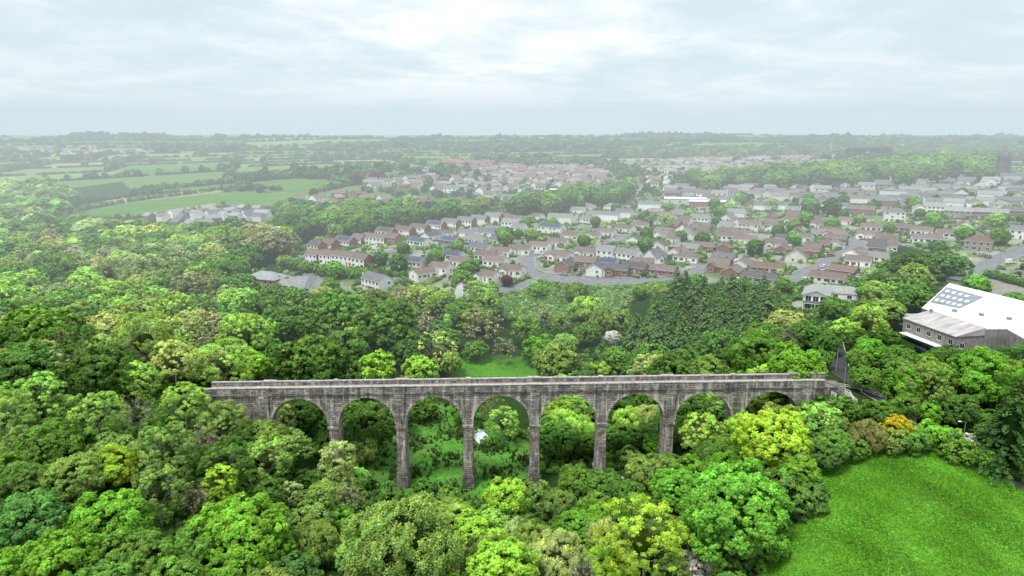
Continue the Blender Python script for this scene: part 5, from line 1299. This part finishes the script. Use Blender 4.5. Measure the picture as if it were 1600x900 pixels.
# ------------------------------------------------------------------ ground cover, shrubs and distant woods (uncountable)
def blob_quads(X, Y, R, H, cols, q, g, leaf=.55, zoff=.45):
    """many small clumps in one array"""
    n = len(X); Z = terrain(X, Y)
    d = unit(g.normal(size=(n, q, 3)) + np.array([0, -.15, .55]))
    s = np.stack([R, R, H], 1)[:,None,:]
    P = np.stack([X, Y, Z], 1)[:,None,:] + d*s*g.uniform(.7, 1.05, (n, q, 1)); P[:,:,2] += (H*zoff)[:,None]
    N = unit(d + g.normal(0, .35, (n, q, 3)) + np.array([0,0,.35]))
    sz = (leaf*R/np.sqrt(q/14.))[:,None]*np.ones((1, q))
    V = leaf_quads(P.reshape(-1,3), N.reshape(-1,3), 1.0, g)
    c = P.reshape(-1,3)[:,None,:]; V = c + (V-c)*sz.reshape(-1)[:,None,None]
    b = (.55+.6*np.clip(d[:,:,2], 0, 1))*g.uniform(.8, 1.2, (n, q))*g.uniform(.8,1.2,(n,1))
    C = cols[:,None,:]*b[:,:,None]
    return V, C.reshape(-1,3)
def stuff(name, parts, label, cat):
    V = np.concatenate([p[0] for p in parts]); C = np.concatenate([p[1] for p in parts]); o = link(name, quadmesh(name, V, C, M['foliage']), color=(1,1,1)); tag(o, label, cat, kind='stuff'); print(name, len(V)); return o
G = np.random.default_rng(77)
PAL = np.array([TC['dark'], TC['mid'], TC['olive'], TC['blueg'], TC['mid'], TC['deep'], TC['light']])
def pick(n, pal=PAL, g=G): return pal[g.integers(0, len(pal), n)] * g.uniform(.8, 1.2, (n,1))
HX = np.array([(h[0], h[1], max(STY[h[2]][0], STY[h[2]][1])*.5) for h in HL] + [tuple(b) for b in BIG])
ROADP = np.concatenate([np.column_stack([L, np.full(len(L), w/2+.6)]) for L, w in ROADS])
def clear_of(X, Y, R, houses=HX, k=.85):
    ok = np.ones(len(X), bool)
    for hx in (houses, ROADP):
        for a in range(0, len(hx), 60):
            b = hx[a:a+60]; ok &= (np.hypot(X[:,None]-b[:,0], Y[:,None]-b[:,1]) > b[:,2]*k + R[:,None]*.7).all(1)
    return ok
def sample_poly(poly, n, g=G):
    P = np.array([ground(px, min(py, 930))[:2] for px, py in poly]); lo, hi = P.min(0)-5, P.max(0)+5
    X = g.uniform(lo[0], hi[0], n); Y = g.uniform(lo[1], hi[1], n); PX, PY, T = proj(X, Y, terrain(X, Y)); m = inpoly(PX, PY, poly) & (T > 1)
    return X[m], Y[m]
# garden shrubs and hedges in the town
X, Y = sample_poly(POLY['town'], 26000); R = G.uniform(.5, 1.7, len(X))**1.2; m = clear_of(X, Y, R); X, Y, R = X[m], Y[m], R[m]
if len(X) > 5200: X, Y, R = X[:5200], Y[:5200], R[:5200]
pt = [blob_quads(X, Y, R, R*1.1, pick(len(X)), 34, G)]
HXY = []
for h in HL[:200]:                                            # straight garden hedges
    if G.random() < .65:
        a = math.radians(h[5]); L = 9; o = G.choice([-1, 1])*(STY[h[2]][0]/2+2.2)
        for k in np.arange(-7, 7, .8): HXY.append((h[0]+o*math.cos(a)-k*math.sin(a), h[1]+o*math.sin(a)+k*math.cos(a)))
    if G.random() < .5:
        a = math.radians(h[5])
        for k in np.arange(-7, 7, .8): HXY.append((h[0]+k*math.cos(a)+9*math.sin(a), h[1]+k*math.sin(a)-9*math.cos(a)))
HXY = np.array(HXY); R = G.uniform(.6, .9, len(HXY)); m = clear_of(HXY[:,0], HXY[:,1], R, k=.7); HXY = HXY[m]; R = R[m]
pt.append(blob_quads(HXY[:,0], HXY[:,1], R, R*1.3, pick(len(R), np.array([TC['dark'],TC['mid'],TC['olive']])), 18, G))
stuff('garden_shrubs', pt, 'mixed shrubs and clipped hedges filling the gardens between the houses', 'shrubbery')
# hedges around the works, lane and near field
def hedge(pts, name, label, r=1.0, h=1.3, cols=('mid','olive','dark'), step=.7, q=120, width=.5):
    P = smooth_line([ground(px, py)[:2] for px, py in pts], step); n = len(P)
    X = P[:,0]+G.normal(0,width*.4,n); Y = P[:,1]+G.normal(0,width*.4,n); R = G.uniform(.8,1.25,n)*r
    V, C = blob_quads(X, Y, R, R*h, pick(n, np.array([TC[c] for c in cols])), q, G, .75)
    o = link(name, quadmesh(name, V, C, M['foliage']), color=(1,1,1)); tag(o, label, 'hedge')
hedge([(1385,508),(1400,497),(1410,485),(1430,478)], 'hedge', 'clipped light green hedge along the inner side of the curved drive to the works', .9, 1.2, ('light','mid'))
hedge([(1540,432),(1570,440),(1600,448),(1640,458)], 'hedge', 'long clipped green hedge behind the pale works yard', 1.3, 1.6, ('mid','dark'))
hedge([(1262,742),(1300,722),(1340,706),(1390,696),(1440,693)], 'hedge', 'dark tangled hedge along the top of the bright field', 1.7, 1.3, ('mid','dark','olive'), 1.0, 220, 1.4)
hedge([(1440,693),(1480,692),(1520,706),(1560,732),(1600,752),(1640,770)], 'hedge', 'low green hedge between the bright field and the lane', 1.2, 1.2, ('mid','vivid','olive'), .9, 160, 1.0)
hedge([(560,424),(600,430),(640,432)], 'hedge', 'hedge behind the white semi at the town edge', 1.6, 1.2, ('mid','dark'), 1.2, 90)
hedge([(440,414),(480,424),(520,430),(560,436),(580,440)], 'hedge', 'thick dark belt hedge below the parking court', 2.6, 1.3, ('mid','dark','olive'), 2.2, 120, 2)
hedge([(120,331),(200,316),(300,303),(370,294),(440,298)], 'field_hedge', 'dark hedge along the upper edge of the long green field', 2.6, 1.2, ('dark','mid','deep'), 4, 60, 3)
hedge([(140,345),(195,343),(250,336),(330,325),(400,326),(450,324)], 'field_hedge', 'hedge along the lower edge of the long green field', 2.2, 1.1, ('dark','mid','olive'), 5, 50, 3)
hedge([(215,300),(320,290),(400,281),(470,276),(540,278)], 'field_hedge', 'dark hedge crossing the slope above the upper field', 3.6, 1.2, ('dark','deep'), 5, 50, 4)
hedge([(500,300),(545,290),(600,282),(650,280)], 'field_hedge', 'hedge between the small fields left of the estate', 4, 1.2, ('dark','mid'), 5, 50, 4)
hedge([(470,392),(560,366),(640,352),(700,340),(800,324)], 'field_hedge', 'thin hedge behind the long brown-roofed row', 1.4, 1.2, ('mid','olive'), 2.4, 50, 2)
# rushes and rough grass
X, Y = sample_poly(POLY['valley'], 9000); m = G.random(len(X)) < .9; X, Y = X[m][:1500], Y[m][:1500]; R = G.uniform(.2, .5, len(X))*(1+.9*(np.sin(X/3.7)*np.sin(Y/2.9)))
V, C = blob_quads(X, Y, R, R*1.5, pick(len(X), np.array([(.06,.10,.03),(.085,.085,.04),(.055,.12,.025),(.10,.10,.05),(.045,.09,.025)])), 26, G, .45)
o = link('rushes', quadmesh('rushes', V, C, M['foliage']), color=(1,1,1)); tag(o, 'dark tufts of rushes scattered over the wet valley floor under the arches', 'rushes', kind='stuff')
X, Y = sample_poly(POLY['scrub']+[(790,500)], 12000); X, Y = X[:3600], Y[:3600]; R = G.uniform(.5, 1.5, len(X)); m = clear_of(X, Y, R, k=1.0); X, Y, R = X[m], Y[m], R[m]
stuff('scrub', [blob_quads(X, Y, R, R*.75, pick(len(X), np.array([(.23,.42,.11),(.27,.43,.15),(.20,.37,.10),(.32,.44,.20),(.17,.33,.09)])), 34, G)], 'low bramble and bracken scrub covering the slope below the curved road', 'scrub')
def grass():
    X, Y = sample_poly(POLY['near_field'], 150000); n = len(X); Z = terrain(X, Y); a = G.uniform(0, 6.28, n); h = G.uniform(.10, .32, n)*(1+.5*np.sin(X/3.1)*np.sin(Y/4.3)); w = G.uniform(.10,.22,n)
    t = np.stack([np.cos(a), np.sin(a), 0*a], 1)*w[:,None]; P = np.stack([X, Y, Z], 1); up = np.stack([G.normal(0,.12,n), G.normal(0,.12,n), h], 1)
    V = np.stack([P-t, P+t, P+t*.4+up, P-t*.4+up], 1); cl = .88+.2*(.5+.5*np.sin(X/2.7+2*np.sin(Y/3.7))*np.sin(Y/2.9))
    arc = 1 + .07*np.sin(np.hypot(X-52, Y-112)/1.15 + .6*np.sin(X/9)) + .06*np.sin(np.hypot(X-52, Y-112)/4.3+1) + .10*np.sin(X/7.3+1.3*np.sin(Y/11))*np.sin(Y/9.1)
    cl = cl*arc
    C = np.array([.158,.40,.045])*(G.uniform(.85,1.12,n)*cl)[:,None]*np.stack([G.uniform(.8,1.4,n), np.ones(n), np.ones(n)],1)
    o = link('field_grass', quadmesh('field_grass', V, C, M['foliage']), color=(1,1,1)); tag(o, 'bright green meadow grass of the field in the lower right corner', 'grass', kind='stuff')
grass()
# undergrowth on the bare ground of the valley and foreground
X, Y = sample_poly([(-40,620),(330,600),(1290,610),(1480,690),(1260,740),(1200,900),(1160,960),(-40,960)], 60000)
PX, PY, _ = proj(X, Y, terrain(X, Y)); m = ~(inpoly(PX, PY, POLY['near_field']) | inpoly(PX, PY, POLY['valley'])) & (np.abs(Y-173) > 4.5); R = G.uniform(.5, 1.5, len(X)); m &= clear_of(X, Y, R, k=.8)
X, Y, R = X[m][:6500], Y[m][:6500], R[m][:6500]
X3, Y3 = sample_poly([(850,480),(1010,500),(1010,590),(850,560)], 9000); X, Y, R = np.concatenate([X, X3[:900]]), np.concatenate([Y, Y3[:900]]), np.concatenate([R, G.uniform(.6,1.5,len(X3[:900]))])
X2, Y2 = sample_poly([(1225,440),(1350,440),(1420,425),(1500,442),(1440,468),(1400,482),(1392,530),(1500,570),(1640,600),(1640,690),(1500,660),(1300,560),(1200,560)], 30000); R2_ = G.uniform(.5, 1.5, len(X2)); m = clear_of(X2, Y2, R2_, k=.9); X = np.concatenate([X, X2[m][:3000]]); Y = np.concatenate([Y, Y2[m][:3000]]); R = np.concatenate([R, R2_[m][:3000]])
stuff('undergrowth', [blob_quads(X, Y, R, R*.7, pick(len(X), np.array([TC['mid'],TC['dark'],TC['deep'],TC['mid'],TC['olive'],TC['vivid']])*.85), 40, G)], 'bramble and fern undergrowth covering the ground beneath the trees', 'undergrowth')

# more woods: individual trees beyond the left woodland and tree belts of the town
fc.append(fill('distant woodland on the left', [(-40,352),(120,352),(200,362),(230,372),(430,364),(470,376),(440,390),(380,412),(300,398),(120,393),(-40,403)], 13, ['oak','ash','oak','willow'], wd, (.85,1.05), clear=.5, seed=8))
fc.append(fill('tree belt between the estates', [(440,332),(560,328),(740,330),(800,318),(980,296),(990,306),(880,325),(770,334),(640,345),(480,375),(440,372)], 12, ['oak','oak','ash'], ['dark','mid','mid','olive'], (.85,1.05), clear=.5, seed=9, excl=('strip',)))
fc.append(fill('tree belt on the far side of the town', [(1060,292),(1100,280),(1250,270),(1420,262),(1480,250),(1560,262),(1550,282),(1420,284),(1240,298),(1080,300)], 14, ['oak','oak','ash'], ['dark','mid','mid','olive'], (.85,1.05), clear=.5, seed=10))
fc.append(fill('gardens of the town', POLY['town'], 33, ['oak','ash','bush','oak'], ['mid','light','dark','olive','mid','vivid','light','mid','dark'], (.8,1), .12, .3, seed=12, excl=('villa_clear','scrub')))
print('fill', fc, len(TREES))
# drop trees standing in houses, roads or in the viaduct
TX = np.array([(t['x'], t['y'], t['R']) for t in TREES])
okb = np.ones(len(TREES), bool)
for i, t in enumerate(TREES):
    hand = t['zone'] in (FG, CF, RV, RR, BR, UV, SL)
    for hx in (HX, ROADP):
        d = np.hypot(hx[:,0]-t['x'], hx[:,1]-t['y']) - hx[:,2]*(.6 if hand else 1)
        if (d < (0 if hand else t['R']*.6)).any(): okb[i] = False
    if abs(t['y']-173) < 3.5 + t['R']*.55 and -82 < t['x'] < 84 and not (t['x'] < -64):
        k = 173 - (3.5+t['R']*.6) if t['y'] < 173 else 173 + 3.5+t['R']*.6
        if t['R'] < 7: t['y'] = k
        else: t['y'] = 173 - (3.5+t['R']*.75) if t['y'] < 173 else 173 + 3.5+t['R']*.75
    if not hand:
        px, py, Z = proj(t['x'], t['y'], tz(t['x'], t['y']))
        for nm in ('near_field','meadow','scrub_clear','villa_clear','fieldA','fieldB','fieldC','strip','yard'):
            if inpoly([px],[py],POLY[nm])[0]: okb[i] = False
0 and print('dropped', [(t['zone'][:12], t['kind'], t['col'], [int(v) for v in proj(t['x'],t['y'],tz(t['x'],t['y'])+t['R'])[:2]]) for t, o in zip(TREES, okb) if not o and t['zone'] in (FG, CF, RV, RR, BR, UV, SL)])
TREES = [t for t, o in zip(TREES, okb) if o]
TREES.sort(key=lambda t: math.hypot(t['x'], t['y'])/max(t['R'], .1))
from collections import Counter
cnt = Counter(); NEAR = []; REST = []
for t in TREES:
    px, py, Z = proj(t['x'], t['y'], tz(t['x'], t['y'])+t['R'])
    hand = t['zone'] in (FG, CF, RV, RR, BR, UV, SL)
    if px < -150 or px > 1850 or py > 1060: continue
    nm = KN[t['kind']]
    hand = hand or t['kind'] == 'conifer'
    if (hand or len(NEAR) < 600) and cnt[nm] < 290: cnt[nm] += 1; NEAR.append(t)
    else: REST.append(t)
print('trees', len(NEAR), len(REST), cnt)
for i, t in enumerate(NEAR): build_tree(t, i)

# distant woodland: the trees left over, hedges and copses of the plain
pt = []
if REST:
    A = np.array([(t['x'], t['y'], t['R']) for t in REST]); cols = np.array([TC[t['col']] for t in REST])
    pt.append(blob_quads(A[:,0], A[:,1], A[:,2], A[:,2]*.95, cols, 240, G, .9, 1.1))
FX = []; 
gh = random.Random(8)
for c in CELLS:
    a0, a1, b0, b1 = c[:4]; cx, cy = fback((a0+a1)/2, (b0+b1)/2)
    if cy < 500 or abs(cx) > cy*.85+200 or cy > 9500: continue
    st = max(3.2, cy/210.); 
    for (p, q) in (((a0,b0),(a1,b0)), ((a0,b0),(a0,b1))):
        if gh.random() < .10: continue
        L = math.hypot(q[0]-p[0], q[1]-p[1]); n = int(L/st*(1.5 if cy < 1800 else .8)); tall = gh.random() < .35; g0 = gh.uniform(0, .8); g1 = g0 + gh.uniform(0, .15)
        for k in range(n):
            f = (k+gh.random())/n
            if g0 < f < g1: continue
            big = gh.random() < (.22 if tall else .04); x, y = fback(p[0]+(q[0]-p[0])*f, p[1]+(q[1]-p[1])*f)
            r = st*.55*gh.uniform(.8,1.3)*(1.7 if big else 1); FX.append((x+gh.gauss(0,1), y+gh.gauss(0,1.5), r, (min(r*1.2, 8) if big else 1.6+st*.05), gh.randrange(7)))
    if cellwood(c) and cy < 8000:
        st2 = max(9, cy/95.); n = int((a1-a0)*(b1-b0)/(st2*st2)*1.1)
        for _ in range(n):
            x, y = fback(gh.uniform(a0,a1), gh.uniform(b0,b1)); r = st2*.62*gh.uniform(.7,1.3); FX.append((x, y, r, min(r, 9)*gh.uniform(.9,1.3), gh.randrange(7)))
FX = np.array(FX); PX, PY, T = proj(FX[:,0], FX[:,1], terrain(FX[:,0], FX[:,1]))
bad = (PX < -120) | (PX > 1720)
for nm in ('town','fieldA','fieldB','fieldC','strip'): bad |= inpoly(PX, PY, POLY[nm])
for poly in ([(560,300),(600,276),(660,268),(690,252),(930,252),(1300,244),(1330,262),(1250,272),(1060,276),(960,305),(800,318)], [(205,338),(300,322),(400,318),(432,328),(425,340),(300,352),(225,356)]): bad |= inpoly(PX, PY, poly) & (G.random(len(PX)) < .8)
bad |= (PY > 345)
FX = FX[~bad]; print('far clumps', len(FX))
pal = 2.0*np.array([(.032,.075,.030),(.042,.095,.034),(.05,.11,.038),(.03,.07,.035),(.07,.12,.05),(.045,.09,.045),(.085,.13,.05)])
for lo, hi, q in ((0, 1500, 40), (1500, 3500, 20), (3500, 20000, 12)):
    d = FX[:,1]; m = (d >= lo) & (d < hi); A = FX[m]
    if len(A): pt.append(blob_quads(A[:,0], A[:,1], A[:,2], A[:,3], pal[A[:,4].astype(int)]*G.uniform(.85,1.15,(len(A),1)), q, G, .8, .6))
# dark belts seen on the plain: rows of conifers right of centre
X, Y = sample_poly([(1322,252),(1345,246),(1388,246),(1388,254),(1322,257)], 4000); X, Y = X[:260], Y[:260]
pt.append(blob_quads(X, Y, np.full(len(X), 6.), np.full(len(X), 13.), pick(len(X), np.array([(.018,.045,.03)])), 26, G, .7, .8))
stuff('distant_woodland', pt, 'hedges, copses and far trees that merge into one mass across the plain', 'woodland')
X, Y = sample_poly([(560,300),(600,276),(660,268),(800,262),(1300,250),(1330,262),(1600,282),(1600,325),(1330,325),(960,305),(800,318)], 60000); R = G.uniform(1.2, 3.6, len(X)); m = clear_of(X, Y, R, k=.9); X, Y, R = X[m][:2100], Y[m][:2100], R[m][:2100]
stuff('distant_garden_trees', [blob_quads(X, Y, R, R*1.2, pick(len(X), pal), 26, G, .7, .7)], 'small garden trees scattered through the distant streets', 'garden trees')

# ------------------------------------------------------------------ labels
def ordinal(n): return ['', 'first','second','third','fourth','fifth','sixth','seventh','eighth','ninth','tenth','eleventh','twelfth'][n] if n <= 12 else str(n) + ('th' if 10 < n % 100 < 14 else {1:'st',2:'nd',3:'rd'}.get(n % 10, 'th'))
rows = {}
for x, y, r, e in HOUSES:
    if 'label' in e: 
        del e['row'], e['desc']; continue
    z = e.location.z; px, py, _ = proj(x, y, z); rows.setdefault((e['row'], e['desc']), []).append((px, py, e))
for (row, desc), hs in rows.items():
    hs.sort(key=lambda q: q[0])
    for i, (px, py, e) in enumerate(hs):
        desc = desc.replace('semi-detached pair', 'semi-detached').replace('front-gabled', 'gabled')
        e['label'] = f"{desc} in {row}" if len(hs) == 1 else f"{desc.replace(' and solar panels', ', solar panels')}, {ordinal(i+1)} from left, {row}"
        e['group'] = 'houses in ' + row
        del e['row'], e['desc']
LM = [('the viaduct left end',340,610),('the second arch',460,640),('the third arch',570,640),('the central arches',730,660),('the right arches',1100,650),('the viaduct right end',1290,600),('the bright field',1350,760),('the big domed tree',1157,785),
      ('the large olive willow dome',627,838),('the lower left corner',40,860),('the left edge',10,620),('the small meadow',780,572),('the twin yellow-green trees',620,575),('the white works roof',1480,500),('the lane bend',1310,560),('the modern villa',1275,455),
      ('the brick hall',418,435),('the white semi',590,440),('the scrub slope',900,460),('the conifers',1090,480),('the curved road',930,430),('the parking court',470,405),('the blue workshop',126,365),('the long green field',280,322),('the pale-roofed estate',320,335),
      ('the big field tree',650,340),('the church tower',1565,260),('the tall villa',1396,335),('the cul-de-sac',1335,380),('the road on the right edge',1560,405),('the golden tree',1400,660),('the left middle wood',200,500),('the school',1085,318),('the timber fence',1580,728),('the pool',750,685),('the far left woods',60,430)]
cl2 = {}
for x, y, c_, v_, _ in CARS2:
    px, py, _z = proj(x, y, tz(x, y)); best = min(LM, key=lambda l: math.hypot(l[1]-px, (l[2]-py)*1.4)); cl2.setdefault(f"{cn(c_)} {'van' if v_ else 'car'} in a driveway near {best[0]}", []).append((px, x, y))
VE = [o for o in SC.objects if o.type == 'EMPTY' and o.name.split('.')[0] in ('car', 'van')]
for b_, cs in cl2.items():
    cs.sort()
    for i, (px, x, y) in enumerate(cs):
        o = min(VE, key=lambda q: math.hypot(q.location.x-x, q.location.y-y)); o['label'] = b_ if len(cs) == 1 else f"{b_}, {ordinal(i+1)} from left"; o['group'] = 'cars in driveways'
gl = {}
for t in NEAR:
    e = t['o']; px, py, Z = proj(t['x'], t['y'], tz(t['x'], t['y'])+t['R']); best = min(LM, key=lambda l: math.hypot(l[1]-px, (l[2]-py)*1.4)); dx, dy = px-best[1], py-best[2]
    d = math.hypot(dx, dy*1.3)
    if d < 22: rel = 'at'
    elif abs(dx) > abs(dy)*1.3: rel = 'left of' if dx < 0 else 'right of'
    else: rel = 'behind' if dy < 0 else 'in front of'
    size = 'small ' if t['R'] < 3 else ('large ' if t['R'] > 8 else '')
    base = f"{size}{CW[t['col']]} {KW[t['kind']]} {rel} {best[0]}"
    gl.setdefault(base, []).append((px, py, e)); e['category'] = 'bush' if t['kind'] == 'bush' else 'tree'; e['group'] = t['zone']
for base, ts in gl.items():
    ts.sort(key=lambda q: q[0])
    for i, (px, py, e) in enumerate(ts):
        b = base
        if len(b.split()) > 12 and len(ts) > 1 or len(b.split()) > 16: b = b.replace('in front of the', 'before the').replace('large olive willow dome', 'olive willow dome').replace('the left middle wood', 'the middle wood')
        e['label'] = b if len(ts) == 1 else f"{b}, {ordinal(i+1)} from left"

# ------------------------------------------------------------------ haze
def haze(name, y0, y1, half, z1, dens, col, label):
    m, nt, out = newmat(name); ab = node(nt, 'ShaderNodeVolumeAbsorption'); ab.inputs['Color'].default_value = (0,0,0,1); ab.inputs['Density'].default_value = dens
    em = node(nt, 'ShaderNodeEmission'); em.inputs['Color'].default_value = (*col, 1); em.inputs['Strength'].default_value = dens  # volume glows in a set haze colour, standing in for scattered daylight
    ad = node(nt, 'ShaderNodeAddShader'); nt.links.new(ab.outputs[0], ad.inputs[0]); nt.links.new(em.outputs[0], ad.inputs[1]); nt.links.new(ad.outputs[0], out.inputs['Volume'])
    mb = MB(); w0 = half(y0); w1 = half(y1)
    mb.add([(-w0,y0,-60),(w0,y0,-60),(w1,y1,-60),(-w1,y1,-60),(-w0,y0,z1),(w0,y0,z1),(w1,y1,z1*1.5),(-w1,y1,z1*1.5)], [(0,3,2,1),(4,5,6,7),(0,1,5,4),(1,2,6,5),(2,3,7,6),(3,0,4,7)])
    o = link(name, mb.mesh(name, [m])); tag(o, label, 'haze', kind='stuff')
HZ = (.69,.775,.80)
haze('haze', 215, 700, lambda y: y*1.05+400, 230, 1/1250., HZ, 'thin pale haze lying over the valley woods and nearer streets')
haze('haze', 701, 1500, lambda y: y*1.05+400, 260, 1/3000., HZ, 'pale haze over the farther streets and fields')
haze('haze', 1501, 17000, lambda y: y*1.05+400, 420, 1/17000., (.51,.67,.77), 'blue-grey haze over the far plain')

# ------------------------------------------------------------------ sky and sun
SUN_EL, SUN_AZ = math.radians(64), math.radians(-142)       # azimuth from +Y, clockwise
w = bpy.data.worlds.new('World'); SC.world = w; w.use_nodes = True
nt = w.node_tree
for n in list(nt.nodes): nt.nodes.remove(n)
out = nt.nodes.new('ShaderNodeOutputWorld'); bg = nt.nodes.new('ShaderNodeBackground'); bg.inputs['Strength'].default_value = .108
sky = nt.nodes.new('ShaderNodeTexSky'); sky.sky_type = 'NISHITA'; sky.sun_disc = False; sky.sun_elevation = SUN_EL; sky.sun_rotation = SUN_AZ; sky.altitude = 100; sky.air_density = 1.2; sky.dust_density = 2.5
tc = nt.nodes.new('ShaderNodeTexCoord'); sp = nt.nodes.new('ShaderNodeSeparateXYZ'); nt.links.new(tc.outputs['Generated'], sp.inputs[0])
def mth(op, a, b=None, c=None):
    n = nt.nodes.new('ShaderNodeMath'); n.operation = op
    for i, v in enumerate((a, b, c)):
        if v is None: continue
        if hasattr(v, 'links'): nt.links.new(v, n.inputs[i])
        else: n.inputs[i].default_value = v
    return n.outputs[0]
zc = mth('ADD', mth('MAXIMUM', sp.outputs[2], 0.0), .15)
cx = mth('DIVIDE', sp.outputs[0], zc); cy = mth('DIVIDE', sp.outputs[1], zc)
cb = nt.nodes.new('ShaderNodeCombineXYZ'); nt.links.new(cx, cb.inputs[0]); nt.links.new(cy, cb.inputs[1]); cb.inputs[2].default_value = 3.7
def wn(scale, detail, rough, off=0, dist=0):
    n = nt.nodes.new('ShaderNodeTexNoise'); n.inputs['Scale'].default_value = scale; n.inputs['Detail'].default_value = detail; n.inputs['Roughness'].default_value = rough; n.inputs['Distortion'].default_value = dist
    mp = nt.nodes.new('ShaderNodeMapping'); mp.inputs['Location'].default_value = (off, off*.7, 0); nt.links.new(cb.outputs[0], mp.inputs[0]); nt.links.new(mp.outputs[0], n.inputs['Vector']); return n.outputs['Fac']
big = wn(.62, 9, .56, 2.2, .4); det = wn(2.1, 9, .60, 7.3, .4)
mix_ = mth('ADD', mth('MULTIPLY', big, .6), mth('MULTIPLY', det, .4))
cl = ramp(nt, mix_, [(.41, (7.5,9.1,10.2)), (.47, (8.7,10.0,10.9)), (.525, (10.9,11.6,11.9)), (.58, (13.8,13.8,13.8))])
cov = ramp(nt, mix_, [(.30, g3(.75)), (.45, g3(.96))])
c = mixc(nt, 'MIX', cov, sky.outputs[0], cl)
hz = ramp(nt, sp.outputs[2], [(.0, g3(1)), (.03, g3(.75)), (.075, g3(.15)), (.12, g3(0))])
c = mixc(nt, 'MIX', hz, c, (8.1,9.5,10.3))
nt.links.new(c, bg.inputs[0]); nt.links.new(bg.outputs[0], out.inputs[0])
sd = bpy.data.lights.new('sun', 'SUN'); sd.energy = 3.3; sd.angle = math.radians(14); sd.color = (1, .97, .90)
so = bpy.data.objects.new('sun', sd); COL.objects.link(so)
d = Vector((math.sin(SUN_AZ)*math.cos(SUN_EL), math.cos(SUN_AZ)*math.cos(SUN_EL), math.sin(SUN_EL)))
so.rotation_euler = (-d).to_track_quat('-Z', 'Y').to_euler()
print('objects', len(SC.objects))
